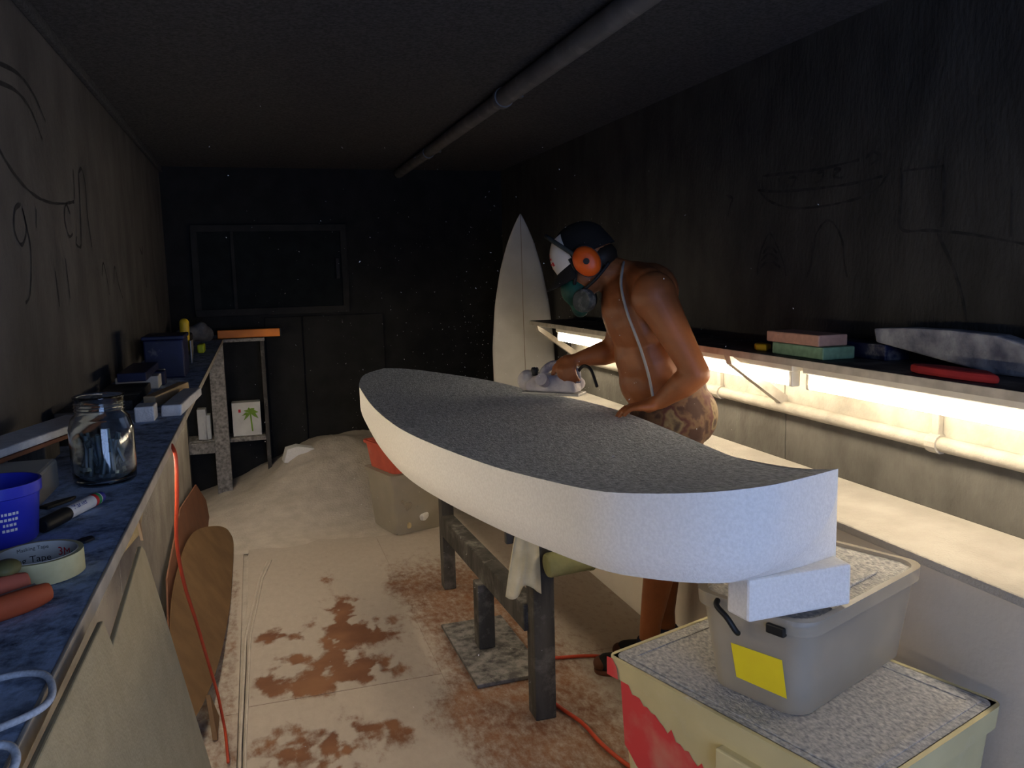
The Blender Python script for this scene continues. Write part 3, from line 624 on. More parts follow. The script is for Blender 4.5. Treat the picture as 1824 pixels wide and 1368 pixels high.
tag(MB().box((-.45, 2.95, BZ+.046), (-.36, 3.33, BZ+.075)).build('dark_book', 'dark_blue', bevel=.003), 'dark blue slab lying on the dim whitish block', 'slab')

# foam sheet leaning on the bench edge
n_ = Vector((1.04, 0, .175)).normalized()
def on_sheet(y, z, t):
    x = -.197+(1.04-z)*(.175/1.04)+.006; return Vector((x, y, z))+n_*t
fsh = MB().prism([(.60, 0), (1.36, 0), (1.345, .55), (1.30, 1.020), (1.285, 1.032), (.985, 1.010), (.975, 1.044), (.60, 1.050)], .007, on_sheet)
tag(fsh.build('foam_sheet', 'foam_cream', bevel=.002), 'large cream foam sheet leaning against the near bench edge', 'foam sheet')
# surfboard template on its edge
T_ = [(4.459,.136),(4.62,.075),(4.642,.036),(4.52,.006),(3.949,.0),(3.567,.004),(3.066,.03),(2.662,.075),(2.434,.125),(2.50,.165),(2.769,.218),(3.031,.251),(3.347,.264),(3.798,.258),(4.126,.222)]
Tm = [(p.x, p.y) for p in catmull([(a, b, 0) for a, b in T_], 5, True)]
zmin = min(v for u, v in Tm)
nt = Vector((.30, 0, .20)).normalized()
tm = MB().prism(Tm, .006, lambda u, v, t: Vector((-.19-(v-zmin)*(.20/.30), u, v-zmin))+nt*(t))
tag(tm.build('board_template', 'masonite'), 'long rounded brown hardboard template standing on edge against the bench panel', 'template')
tm2 = MB().prism([(2.95,.0),(4.75,.0),(4.85,.12),(4.6,.28),(3.8,.36),(3.0,.30),(2.6,.12)], .006, lambda u, v, t: Vector((-.335-v*.18, u+.25, v))+Vector((t, 0, 0)))
tag(tm2.build('board_template', 'masonite2'), 'reddish hardboard template half hidden behind the brown template', 'template')
wg = MB().prism([(2.55, 0), (2.70, 0), (2.66, .10)], .014, lambda u, v, t: Vector((-.21-.2*v, u, v))+Vector((t, 0, 0)))
tag(wg.build('wood_wedge', 'masonite', bevel=.001), 'small brown wedge on the floor below the red cord', 'wedge')
# foam tongue hanging under the bench
ft = MB().prism([(2.05,.90),(2.35,1.02),(2.9,1.02),(3.05,.86),(2.95,.74),(2.70,.66),(2.40,.70)], .012, lambda u, v, t: (-.40+t, u, v-.02))
tag(ft.build('foam_offcut', 'foam_cream', bevel=.003), 'pale rounded foam offcut tucked under the bench behind the red cord', 'foam offcut')
tag(MB().prism([(1.98,.97),(2.10,.80),(2.06,.97)], .006, lambda u, v, t: (-.30+t, u, v)).build('wood_splinter', 'wood_pale'), 'thin wooden sliver hanging under the bench edge', 'sliver')
P = [(-.205,2.02,1.045),(-.195,1.99,1.02),(-.200,2.00,.93),(-.215,2.06,.80),(-.215,2.15,.66),(-.205,2.28,.50),(-.195,2.42,.32),(-.185,2.54,.16),(-.178,2.60,.03),(-.172,2.56,.008),(-.16,2.40,.008)]
tag(MB().tube(catmull(P, 8), .0045, 8).build('extension_cord', 'red_cord', smooth=True), 'thin red orange cord hanging down from the bench edge', 'cord')

# ================================================================== CEILING PIPE
pp = thing('conduit_pipe', 'grey conduit pipe clipped along the black ceiling', 'pipe')
MB().tube([(1.005, -.9, ZC-.038), (1.005, 3.26, ZC-.038)], .036, 20).build('pipe_length', 'pipe', pp, smooth='auto')
MB().tube([(1.005, 3.20, ZC-.036), (1.005, 5.70, ZC-.036)], .031, 20).build('pipe_length', 'pipe', pp, smooth='auto')
for y, r_ in ((3.24, .041), (4.72, .034)):
    c_ = MB(); c_.open0 = c_.open1 = False
    c_.tube([(1.005, y-.018, ZC-.038), (1.005, y+.018, ZC-.038)], r_, 20)
    c_.box((1.005+r_-.012, y-.018, ZC-.035), (1.005+r_+.040, y+.018, ZC-.026)).box((1.005+r_+.030, y-.018, ZC-.03), (1.005+r_+.040, y+.018, ZC))
    co = c_.build('pipe_clip', 'pipe_clip', pp, smooth='auto')
    MB().lathe([(0, 0), (.007, 0), (.006, .004), (0, .005)], (1.005+r_+.014, y, ZC-.040), 12).build('screw', 'steel', co)

# ================================================================== SURFBOARD BY THE FAR CORNER
sb = thing('surfboard', 'finished white pointed surfboard standing upright in the far corner', 'surfboard')
def sb_w(t): # half width along length (0 tail .. 1 nose)
    pts = [(0,.10),(.08,.135),(.2,.168),(.38,.192),(.55,.192),(.7,.168),(.82,.128),(.91,.080),(.97,.034),(1,.003)]
    for (a, b), (c, d) in zip(pts, pts[1:]):
        if t <= c: 
            k = (t-a)/(c-a); return b+(d-b)*k
    return .003
LN = 1.775; vs = []; fs = []; NA, NC = 60, 12
for i in range(NA+1):
    t = i/NA; hw = sum(sb_w(min(1, max(0, t+e))) for e in (-.02, -.01, 0, .01, .02))/5 if 0 < i < NA else sb_w(t)
    rock = .075*max(0, (t-.5)/.5)**2; th = .029*min(1, .25+3*t)*min(1, .15+3.2*(1-t))
    for k in range(2*NC):
        q = 2*PI*k/(2*NC); cx_ = math.copysign(abs(math.cos(q))**.75, math.cos(q)); sx_ = math.copysign(abs(math.sin(q))**.9, math.sin(q))
        vs.append((hw*cx_, -sx_*th-rock, LN*t))
for i in range(NA):
    for k in range(2*NC): k2 = (k+1) % (2*NC); fs.append((i*2*NC+k, i*2*NC+k2, (i+1)*2*NC+k2, (i+1)*2*NC+k))
fs.append(tuple(range(2*NC))); fs.append(tuple(NA*2*NC+k for k in range(2*NC)))
SBM = Matrix.Translation((1.535, 4.60, .002)) @ Matrix.Rotation(math.radians(-8), 4, 'Z') @ Matrix.Rotation(math.radians(-6), 4, 'X')
MB().add([SBM @ Vector(v) for v in vs], fs).build('board_body', 'board_white', sb, smooth=True)
sg = MB(); P = [vs[i*2*NC+NC//2] for i in range(NA+1)]; Q = []
for i, p in enumerate(P):
    for s_ in (-.0016, .0016): Q.append(SBM @ Vector((s_, p[1]-.0008, p[2])))
sg.add(Q, [(2*i, 2*i+1, 2*i+3, 2*i+2) for i in range(NA)]); sg.build('stringer', 'stringer', sb)

# ================================================================== DUST HEAP at the end wall
def heap_h(x, y):
    n = noise.fractal(Vector((x*2.6, y*2.6, 4)), 1, 2, 5)
    h = .27*sstep(-.30, .38, x)*(1-sstep(1.1, 1.45, x))*sstep(4.55, 5.65, y)+.06*sstep(4.3, 5.2, y)*(1-.5*sstep(.9, 1.4, x))
    return max(-.01, h*(1+.12*n)+.010*n*sstep(4.1, 4.7, y)-.012*(1-sstep(4.1, 4.5, y)))
hp = MB(); nx, ny = 90, 80; vs = []; fs = []
for j in range(ny+1):
    for i in range(nx+1):
        x = -.50+1.94*i/nx; y = 3.9+1.87*j/ny; e = min(1, 8*i/nx, 8*(1-i/nx))
        vs.append((x, y, heap_h(x, y)*e-.004*(1-e)))
for j in range(ny):
    for i in range(nx):
        a = j*(nx+1)+i
        if max(vs[q][2] for q in (a, a+1, a+nx+2, a+nx+1)) > -.003: fs.append((a, a+1, a+nx+2, a+nx+1))
ho = hp.add(vs, fs).build('dust_heap', 'dust', smooth=True)
tag(ho, 'drift of pale foam sanding dust piled against the black end wall', 'dust', kind='stuff')
mxc = Matrix.Translation((.215, 5.46, .275)) @ Matrix.Rotation(math.radians(14), 4, 'Y') @ Matrix.Rotation(math.radians(8), 4, 'Z')
tag(MB().prism([(-.09, -.06), (.09, -.05), (.09, .06), (-.02, .06), (-.085, .03)], .09, lambda u, v, t: mxc @ Vector((u, t-.04, -v*-1))).build('foam_chunk', 'foam', bevel=.004), 'white foam chunk lying on top of the dust heap', 'foam chunk')

# ================================================================== CLEAR BIN WITH RED TUB (far, behind the stand)
def shell(x0, x1, y0, y1, z0, z1, taper, rad, mb=None, n=5, th=.004):
    """open tapered rounded box, wall thickness th"""
    def ring(x0, x1, y0, y1, r):
        P = []
        for cx, cy, a in ((x1-r, y1-r, 0), (x0+r, y1-r, 90), (x0+r, y0+r, 180), (x1-r, y0+r, 270)):
            for k in range(n+1):
                q = math.radians(a+90*k/n); P.append((cx+r*math.cos(q), cy+r*math.sin(q)))
        return P
    t = taper
    rs = [(ring(x0+t, x1-t, y0+t, y1-t, rad), z0), (ring(x0, x1, y0, y1, rad), z1), (ring(x0+th, x1-th, y0+th, y1-th, rad), z1), (ring(x0+t+th, x1-t-th, y0+t+th, y1-t-th, rad), z0+th)]
    m_ = mb or MB(); vs = []; fs = []; k = len(rs[0][0])
    for P, z in rs: vs += [(x, y, z) for x, y in P]
    for i in range(3):
        for j in range(k): j2 = (j+1) % k; fs.append((i*k+j, i*k+j2, (i+1)*k+j2, (i+1)*k+j))
    fs.append(tuple(range(k-1, -1, -1))); fs.append(tuple(3*k+j for j in range(k)))
    return m_.add(vs, fs)
def xf(m_, mx): m_.v = [tuple(mx @ Vector(v)) for v in m_.v]; return m_
F1 = Matrix.Translation((.655, 4.31, .0)) @ Matrix.Rotation(math.radians(18), 4, 'Z')
cb = thing('storage_bin', 'cloudy plastic bin of foam scraps behind the stand', 'bin')
xf(shell(0, .36, 0, .34, .004, .335, .025, .03), F1).build('bin_body', 'plastic_clear', cb, smooth='auto')
m_ = shell(-.012, .372, -.012, .352, .330, .350, 0, .035, th=.02); xf(m_, F1).build('bin_rim', 'plastic_clear', cb, smooth='auto')
rt = thing('red_tub', 'dusty red plastic tub nested on the cloudy bin of scraps', 'tub')
xf(shell(.0, .36, .0, .34, .352, .50, .02, .03), F1).build('tub_body', 'red_plastic', rt, smooth='auto')
m_ = shell(-.01, .37, -.01, .35, .49, .505, 0, .03, th=.018); xf(m_, F1).build('tub_rim', 'red_plastic', rt, smooth='auto')
SC = ['cream foam scrap lying lowest at the left in the cloudy bin', 'white rounded foam scrap against the front of the cloudy bin', 'cream foam scrap tilted on top inside the cloudy bin', 'white foam scrap at the back of the cloudy bin']
for i, (x, y, z, rx, ry, a) in enumerate(((.10,.10,.05,.05,.075,30),(.23,.075,.10,.045,.085,-58),(.15,.2,.13,.05,.09,70),(.25,.24,.06,.05,.07,10))):
    mx = F1 @ Matrix.Translation((x, y, z)) @ Matrix.Rotation(math.radians(a), 4, 'Z') @ Matrix.Rotation(math.radians(15*(i % 3)), 4, 'X')
    tag(MB().box((-rx, -ry, -.02), (rx, ry, .02), mx).build('foam_scrap', 'foam' if i % 2 else 'foam_cream', bevel=.012), SC[i], 'foam scrap', 'foam scraps in the cloudy bin')

# ================================================================== SHAPING STAND
sd_ = thing('shaping_stand', 'dusty dark timber stand with base plate carrying the big foam blank', 'stand')
mxp = Matrix.Translation((.772, 2.84, 0)) @ Matrix.Rotation(math.radians(1), 4, 'Z')
MB().box((-.125, -.265, .001), (.13, .265, .016), mxp).build('base_plate', 'plate_dark', sd_, bevel=.003)
MB().box((.728, 2.825, .016), (.792, 2.895, .27)).build('centre_post', 'wood_dark', sd_, bevel=.004)
MB().box((.745, 3.49, 0), (.800, 3.56, .76)).build('post', 'wood_dark', sd_, bevel=.004)
MB().box((.775, 2.31, 0), (.845, 2.385, .752)).build('post', 'wood_dark', sd_, bevel=.004)
bm0 = Vector((.768, 3.50, .305)); bm1 = Vector((.790, 2.37, .325))
mb_ = MB(); dd = (bm1-bm0).normalized(); sxx = dd.cross(Vector((0, 0, 1))).normalized(); up = sxx.cross(dd)
mb_.add([bm0+sxx*a+up*b for a, b in ((-.03,-.045),(.03,-.045),(.03,.045),(-.03,.045))]+[bm1+sxx*a+up*b for a, b in ((-.03,-.045),(.03,-.045),(.03,.045),(-.03,.045))], [(0,1,2,3),(7,6,5,4),(0,4,5,1),(1,5,6,2),(2,6,7,3),(3,7,4,0)])
mb_.build('stretcher', 'wood_dark', sd_, bevel=.004)
MB().box((.60, 2.30, .752), (.99, 2.395, .785)).build('cradle_bar', 'wood_dark', sd_, bevel=.004)
MB().box((.60, 3.48, .76), (.96, 3.57, .812)).build('cradle_bar', 'wood_dark', sd_, bevel=.004)
MB().box((.685, 2.290, .605), (.985, 2.312, .640)).build('cross_bar', 'wood_dark', sd_, bevel=.003)
pd = thing('padding_roll', 'khaki foam padding roll tied to the near post of the stand', 'padding')
MB().tube([(.800, 2.255, .535), (.945, 2.262, .540)], .038, 18).build('roll', 'khaki', pd, smooth='auto', bevel=.008)
MB().tube([(.940, 2.262, .540), (.951, 2.2625, .540)], .041, 18).build('roll_band', 'khaki', pd, smooth='auto')
# cloth hanging over the cross bar
cl = MB(); nx, ny = 22, 16; vs = []; fs = []
for j in range(ny+1):
    for i in range(nx+1):
        u = i/nx; v = j/ny; wd = .060+.055*v**.7; fold = .006*math.sin(u*13+1.5*v)*(.5+v)
        vs.append((.745+(u-.5)*wd-.012*v, 2.278+fold-.004*v, .655-.20*v-.018*v*math.sin(u*7+.6)))
for j in range(ny):
    for i in range(nx): a = j*(nx+1)+i; fs.append((a, a+1, a+nx+2, a+nx+1))
co = cl.add(vs, fs).build('cloth', 'towel', smooth=True); sm = co.modifiers.new('solid', 'SOLIDIFY'); sm.thickness = .004
tag(co, 'cream cloth draped over the near cross bar of the stand', 'cloth')
bc = MB(); P = [(.715,2.272,.650),(.75,2.266,.652),(.80,2.268,.650),(.85,2.275,.645)]; bc.tube(catmull(P, 6), [.012+.006*math.sin(i) for i in range(19)], 8)
tag(bc.build('blue_cloth', 'blue_cloth', smooth=True), 'scrap of blue cloth lying on the near cross bar of the stand', 'cloth')
# red cords on the floor
P = [(1.20,2.60,.008),(1.10,2.655,.008),(.99,2.68,.008),(.90,2.70,.008),(.855,2.66,.008),(.852,2.60,.008),(.865,2.53,.008)]
tag(MB().tube(catmull(P, 7), .0065, 8).build('extension_cord', 'red_cord', smooth=True), 'red cord curling on the floor behind the near stand post', 'cord')
P = [(.855,2.42,.008),(.875,2.34,.008),(.905,2.24,.008),(.915,2.12,.008),(.94,2.0,.008),(.99,1.85,.008)]
tag(MB().tube(catmull(P, 7), .0065, 8).build('extension_cord', 'red_cord', smooth=True), 'red cord running along the floor towards the cream bin', 'cord')

# ================================================================== BINS UNDER THE TAIL
def quad_frame(o, ux): # frame with x axis along ux
    a = math.atan2(ux[1], ux[0]); return Matrix.Translation((o[0], o[1], 0)) @ Matrix.Rotation(a, 4, 'Z')
FL = quad_frame((.925, 1.03), (.954, .301))
lb = thing('cream_bin', 'pale cream plastic bin with red spray paint and dusty lid', 'bin')
xf(shell(.012, .478, .012, .638, .0, .50, .035, .03), FL).build('bin_body', 'bin_cream', lb, smooth='auto')
lid = xf(shell(0, .49, 0, .65, .490, .538, .004, .025, th=.012), FL); lid.build('lid_skirt', 'bin_cream', lb, smooth='auto')
m_ = MB(); m_.box((.006, .006, .526), (.484, .644, .538), FL); m_.build('lid_panel', 'lid_dusty', lb, bevel=.004)
m_ = MB()
for a, b in (((.03, .03), (.46, .05)), ((.03, .60), (.46, .62)), ((.03, .05), (.05, .60)), ((.44, .05), (.46, .60))): m_.box((*a, .538), (*b, .5405), FL)
m_.build('lid_ridge', 'lid_dusty', lb, bevel=.001)
m_ = MB().box((-.006, .20, .41), (.022, .32, .47), FL); m_.build('latch', 'bin_cream', lb, bevel=.004)
# spray paint: ragged patch on the left face (u from far corner, height z)
def on_left(u, z, off=.0012):
    t = .012+.035*(1-z/.50)-off; return FL @ Vector((t, .65-u, z))
top = []; u = .035
while u < .62:
    top.append((u, .487-.42*(u-.035)+.016*noise.noise(Vector((u*60, 0, 0)))*2 if u > .06 else .487)); u += .012
bot = [(u_, max(.02, .34-.62*u_+.03*noise.noise(Vector((u_*20, 3, 0))))) for u_, _ in top]
m_ = MB(); n_t = len(top)
m_.add([on_left(*p) for p in top]+[on_left(*p) for p in bot], [(i, i+1, n_t+i+1, n_t+i) for i in range(n_t-1)])
m_.build('spray_patch', 'red_spray', lb)
m_ = MB(); m_.add([FL @ Vector((-.0008, y, z)) for y, z in ((.648, .492), (.61, .492), (.615, .52), (.63, .537), (.648, .535))], [(0, 1, 2, 3, 4)]); m_.build('spray_patch', 'red_spray', lb)

FU = quad_frame((.951, 1.221), (.927, .375))
ub = thing('clear_bin', 'cloudy plastic bin with yellow sticker stacked on the cream bin', 'bin')
xf(shell(.006, .484, .006, .267, .5415, .735, .022, .045, n=7), FU).build('bin_body', 'plastic_clear', ub, smooth='auto')
xf(shell(-.004, .494, -.004, .277, .722, .752, .002, .05, n=7, th=.014), FU).build('lid_rim', 'plastic_clear', ub, smooth='auto')
def rr(x0, x1, y0, y1, r, n=7):
    P = []
    for cx, cy, a in ((x1-r, y1-r, 0), (x0+r, y1-r, 90), (x0+r, y0+r, 180), (x1-r, y0+r, 270)):
        for k in range(n+1): q = math.radians(a+90*k/n); P.append((cx+r*math.cos(q), cy+r*math.sin(q)))
    return P
MB().prism(rr(.012, .478, .012, .261, .035), .010, lambda u, v, t: FU @ Vector((u, v, .734+t))).build('lid_panel', 'lid_dusty', ub)
MB().prism(rr(.05, .30, .05, .215, .03), .007, lambda u, v, t: FU @ Vector((u+.09, v, .744+t))).build('lid_plateau', 'lid_dusty', ub, bevel=.003)
hm = MB().tube(catmull([FU @ Vector((-.006, .20, .745)), FU @ Vector((-.022, .19, .74)), FU @ Vector((-.024, .165, .725)), FU @ Vector((-.016, .15, .70)), FU @ Vector((-.006, .15, .69))], 6), .006, 8)
hm.build('handle_clip', 'black', ub, smooth=True)
MB().box((-.010, .045, .715), (.004, .085, .735), FU).build('clip', 'black', ub, bevel=.003)
stk = MB(); sp = []
for u_, z_ in ((.181, .653), (.0616, .658), (.0549, .577), (.172, .578)):
    t = .006+.022*(.735-z_)/.1935-.0012; sp.append(FU @ Vector((t, u_, z_)))
stk.add(sp, [(0, 1, 2, 3)]); stk.build('sticker', 'yellow', ub)
# things seen dimly through the plastic
tag(MB().box((.06, .05, .56), (.42, .22, .66), FU).build('packed_cloth', 'panel_grey', bevel=.02, seg=3), 'dull bundle packed inside the upper cloudy bin', 'bundle')

blk = MB(); BM_ = quad_frame((.85, 1.262), (.999, .02))
blk.prism([(0, 0), (.235, .0), (.24, .085), (.02, .075), (-.008, .062)], .084, lambda u, v, t: BM_ @ Vector((u, v, .757+t)))
tag(blk.build('foam_block', 'foam', bevel=.006), 'white foam block wedged under the tail of the blank', 'foam block')

# ================================================================== THE BIG FOAM BLANK
LP = [(1.061,1.285,1.030),(.948,1.244,1.032),(.849,1.222,1.032),(.756,1.254,1.023),(.677,1.337,1.008),(.621,1.441,.993),(.578,1.647,.972),(.524,1.902,.955),
      (.453,2.232,.950),(.406,2.508,.953),(.383,2.843,.961),(.383,3.170,.974),(.394,3.385,.984),(.447,3.607,.997),(.553,3.744,1.004)]
RP = [(1.061,1.285,1.030),(1.033,1.306,1.026),(1.018,1.412,1.009),(1.041,1.606,.987),(1.089,1.809,.969),(1.150,2.146,.952),(1.165,2.449,.950),(1.127,2.735,.954),
      (1.020,3.051,.963),(.926,3.324,.975),(.744,3.603,.992),(.645,3.710,1.0),(.553,3.744,1.004)]
MK = 72
Lc = resample(catmull(LP, 10), MK); Rc = resample(catmull(RP, 10), MK)
TH = .162
def thick(k): 
    t = k/(MK-1); return TH*(1.06-.16*sstep(.55, 1, t)+.13*(1-sstep(.0, .22, t)))
bk = thing('foam_blank', 'huge thick white foam surfboard blank resting across stand and bins', 'surfboard blank')
NX = 16; mb = MB(); vs = []; fs = []
for k in range(MK):
    for i in range(NX+1):
        t = i/NX; p = Lc[k].lerp(Rc[k], t); p.z -= .010*math.sin(PI*t)*math.sin(PI*min(1, k/(MK-1)))
        vs.append(p)
for k in range(MK-1):
    for i in range(NX): a = k*(NX+1)+i; fs.append((a, a+1, a+NX+2, a+NX+1))
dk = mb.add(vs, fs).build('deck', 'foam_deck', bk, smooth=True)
# sides: left side ends on the curved corner line running from the tail tip down to the keel
NV = 14; kc0 = 6.4
def left_at(kf):
    i = int(min(MK-2, kf)); return Lc[i].lerp(Lc[i+1], min(1, kf-i))
cen = Vector((.82, 2.5, 0))
def drop(p, v, k):
    """point below top point p at level v (0 top, 1 bottom)"""
    q = p.copy(); q.z -= thick(k)*v
    inw = .030*max(0, (v-.55)/.45)**2
    d = Vector((cen.x-q.x, (cen.y-q.y)*.25, 0)); 
    if d.length > 1e-6: q += d.normalized()*inw
    return q
mb = MB(); vs = []; fs = []
for j in range(NV+1):
    v = j/NV; kmin = kc0*(max(0, v-.02)/.98)**3.0
    for k in range(MK):
        kk = max(k, kmin); vs.append(drop(left_at(kk), v, kk))
for j in range(NV):
    for k in range(MK-1): a = j*MK+k; fs.append((a, a+1, a+MK+1, a+MK))
mb.add(vs, fs); mb.build('side', 'foam', bk, smooth=True, label='bright white side of the blank')
mb = MB(); vs = []; fs = []; NE = 6
tip = Vector((1.061, 1.285, 1.030))
def tipo(v): return Vector((.64*.05*v**.7, .77*.05*v**.7, -thick(0)*1.10*v))
for j in range(NV+1):
    v = j/NV; kmin = kc0*(max(0, v-.02)/.98)**3.0; a = drop(left_at(kmin), v, kmin); b = tip+tipo(v)
    for i in range(NE+1):
        t = i/NE; q = a.lerp(b, t); vs.append(q)
for j in range(NV):
    for i in range(NE): a = j*(NE+1)+i; fs.append((a, a+1, a+NE+2, a+NE+1))
mb.add(vs, fs); mb.build('tail_cut', 'foam', bk, smooth=True)
mb = MB(); vs = []; fs = []
for j in range(NV+1):
    v = j/NV
    for k in range(MK):
        q = drop(Rc[k], v, k)
        if k < 9: q = q.lerp(tip+tipo(v)+(Rc[k]-Rc[0])*.6, (1-k/9)**.8)
        vs.append(q)
for j in range(NV):
    for k in range(MK-1): a = j*MK+k; fs.append((a, a+1, a+MK+1, a+MK))
mb.add(vs, fs); mb.build('side', 'foam', bk, smooth=True)
mb = MB(); vs = []; fs = []
for k in range(MK):
    a = drop(left_at(max(k, kc0)), 1, max(k, kc0)); b = drop(Rc[k], 1, k)
    if k < 9: b = b.lerp(tip+tipo(1)+(Rc[k]-Rc[0])*.6, (1-k/9)**.8)
    for i in range(NX+1): vs.append(a.lerp(b, i/NX))
for k in range(MK-1):
    for i in range(NX): a = k*(NX+1)+i; fs.append((a, a+1, a+NX+2, a+NX+1))
mb.add(vs, fs).build('underside', 'foam', bk, smooth=True)

# ================================================================== THE WORKER
P0 = Vector((1.205, 2.56, 0)); FW = Vector((-.905, .426, 0)); SD = Vector((-.426, -.905, 0)); K = .95
def W(a, s, z): return P0+FW*a*K+SD*s*K+Vector((0, 0, 1.42+K*(z-1.42)))
per = thing('person', 'stooping shirtless worker in patterned shorts with cap and orange ear defenders', 'person', (0, 0, 0))
def basis(fwd, up_):     # rotation with local x=fwd, z=up
    f = fwd.normalized(); u = (up_-f*up_.dot(f)).normalized(); l = u.cross(f)
    return Matrix((f, l, u)).transposed()
UP = Vector((0, 0, 1))
Bd = MB()
tdir = (W(.0, 0, 1.38)-W(-.17, 0, .98)).normalized()            # torso axis
Bt = basis(FW, UP); Btor = basis(tdir.cross(SD)*-1 if (tdir.cross(SD)).dot(FW) < 0 else tdir.cross(SD), tdir)
# torso ellipsoids: (forward, side, along)
Bd.ell(W(-.055, 0, 1.255), (.118, .165, .175), Btor)            # rib cage
Bd.ell(W(-.095, 0, 1.345), (.100, .180, .100), Btor)            # upper back
Bd.ell(W(-.105, 0, 1.10), (.125, .150, .17), Btor); Bd.ell(W(-.09, 0, 1.02), (.10, .135, .11), Btor)              # belly
Bd.ell(W(-.165, 0, .985), (.115, .155, .13), Btor)              # waist
Bd.ell(W(-.200, 0, .90), (.118, .165, .12), Bt)                 # pelvis
Bd.ell(W(-.01, .085, 1.285), (.055, .075, .065), Btor); Bd.ell(W(-.01, -.085, 1.285), (.055, .075, .065), Btor)   # pectorals
Bd.ell(W(-.15, .10, 1.30), (.045, .07, .09), Btor); Bd.ell(W(-.15, -.10, 1.30), (.045, .07, .09), Btor)           # shoulder blades
Bd.cap(W(-.03, 0, 1.385), .068, W(.06, 0, 1.42), .058)          # neck
Bd.cap(W(-.05, .0, 1.40), .055, W(-.09, .15, 1.375), .055); Bd.cap(W(-.05, .0, 1.40), .055, W(-.06, -.15, 1.375), .055)   # trapezius
# head
hd = (Vector((FW.x, FW.y, 0))*.80+Vector((0, 0, -.60))).normalized()   # looking down at the planer
hu = (UP-hd*UP.dot(hd)).normalized(); BH = Matrix((hd, hu.cross(hd), hu)).transposed()
HC = W(.135, 0, 1.465)
def H(x, y, z): return HC+BH @ Vector((x, y, z))
Bd.ell(H(-.012, 0, .022), (.098, .075, .098), BH); Bd.ell(H(.030, 0, -.030), (.062, .060, .085), BH)
Bd.ell(H(.055, 0, -.085), (.034, .040, .030), BH)               # chin
Bd.cap(H(.088, 0, -.005), .010, H(.108, 0, -.040), .015)        # nose
Bd.ell(H(.082, .030, .008), (.018, .020, .010), BH); Bd.ell(H(.082, -.030, .008), (.018, .020, .010), BH)   # brow
Bd.ell(H(.0, .076, -.015), (.022, .010, .034), BH); Bd.ell(H(.0, -.076, -.015), (.022, .010, .034), BH)     # ears
# arms
def limb(pts): 
    for (p, r), (q, r2) in zip(pts, pts[1:]): Bd.cap(p, r, q, r2)
shL, shR = W(-.105, .185, 1.335), W(-.03, -.185, 1.33)
elL = Vector((1.312, 2.250, 1.095)); wrL = Vector((1.236, 2.342, 1.002)); hnL = Vector((1.160, 2.405, .968))
limb([(shL, .070), (shL.lerp(elL, .35), .058), (shL.lerp(elL, .75), .047), (elL, .043), (elL.lerp(wrL, .35), .046), (elL.lerp(wrL, .8), .032), (wrL, .028)])
Bd.ell(shL, (.075, .07, .08))
elR = W(.035, -.20, 1.115); wrR = Vector((1.145, 2.785, 1.105))
limb([(shR, .066), (shR.lerp(elR, .4), .055), (shR.lerp(elR, .8), .046), (elR, .044), (elR.lerp(wrR, .35), .046), (elR.lerp(wrR, .85), .033), (wrR, .030)])
Bd.ell(shR, (.07, .07, .075))
# left hand resting on the blank: palm, five fingers
def hand(wr, palm, fd, sd, up_, curl, thumb):
    """fd finger direction, sd towards thumb, up_ back of the hand"""
    Bd.cap(wr, .026, palm, .024)
    kn = []
    for i, (o, ln) in enumerate(((.030, .070), (.011, .078), (-.009, .072), (-.028, .056))):
        k = palm+fd*(.040-.004*abs(i-1))+sd*o; Bd.cap(palm+sd*o*.6-fd*.012, .017, k, .0125)
        a = k; d_ = fd.copy()
        for seg in range(3):
            ang = curl[seg]; d_ = (d_*math.cos(ang)-up_*math.sin(ang)).normalized(); 
            u2 = up_ 
            b = a+d_*ln*(.44, .32, .24)[seg]; Bd.cap(a, (.0108, .0098, .0088)[seg], b, (.0098, .0088, .0078)[seg], 10); a = b
    t0 = palm+sd*.026-fd*.012; t1 = t0+(sd*.8+fd*.45)*.034+thumb*.006; t2 = t1+(fd*.85+sd*.15)*.030+thumb*.014
    Bd.cap(t0, .015, t1, .0125, 10); Bd.cap(t1, .0125, t2, .0095, 10)
fdL = (Vector((-.86, .42, -.05))).normalized(); sdL = Vector((.42, .86, 0)).normalized(); upL = sdL.cross(fdL)*1.0
if upL.z < 0: upL = -upL
hand(wrL, Vector((1.203, 2.366, .984)), fdL, sdL, upL, (.10, .55, .55), Vector((0, 0, -1)))
# right hand closed round the planer handle
gd = Vector((-.62, .62, -.1)).normalized()       # handle axis
fdR = Vector((-.52, -.40, -.75)).normalized(); sdR = gd; upR = Vector((-.75, -.25, .62)).normalized(); upR = (upR-fdR*upR.dot(fdR)).normalized()
hand(wrR, Vector((1.100, 2.800, 1.095)), fdR, sdR, upR, (.75, 1.05, .8), Vector((0, 0, -1)))
# legs
hipL, hipR = W(-.175, .092, .885), W(-.165, -.092, .885)
knL = Vector((1.272, 2.450, .50)); anL = Vector((1.258, 2.475, .085)); knR = Vector((1.335, 2.550, .50)); anR = Vector((1.365, 2.545, .085))
for h_, k_, a_ in ((hipL, knL, anL), (hipR, knR, anR)):
    cb_ = k_.lerp(a_, .32)-FW*.018
    limb([(h_, .092), (h_.lerp(k_, .45), .078), (h_.lerp(k_, .85), .057), (k_, .054), (cb_, .054), (k_.lerp(a_, .75), .038), (a_, .036)])
    Bd.cap(a_-FW*.02-UP*.03, .034, a_+FW*.13-UP*.05, .026)
bo = Bd.build('body', 'skin', per, smooth=True)
r_ = bo.modifiers.new('remesh', 'REMESH'); r_.mode = 'VOXEL'; r_.voxel_size = .0065; r_.use_smooth_shade = True
s_ = bo.modifiers.new('smooth', 'SMOOTH'); s_.factor = .5; s_.iterations = 4
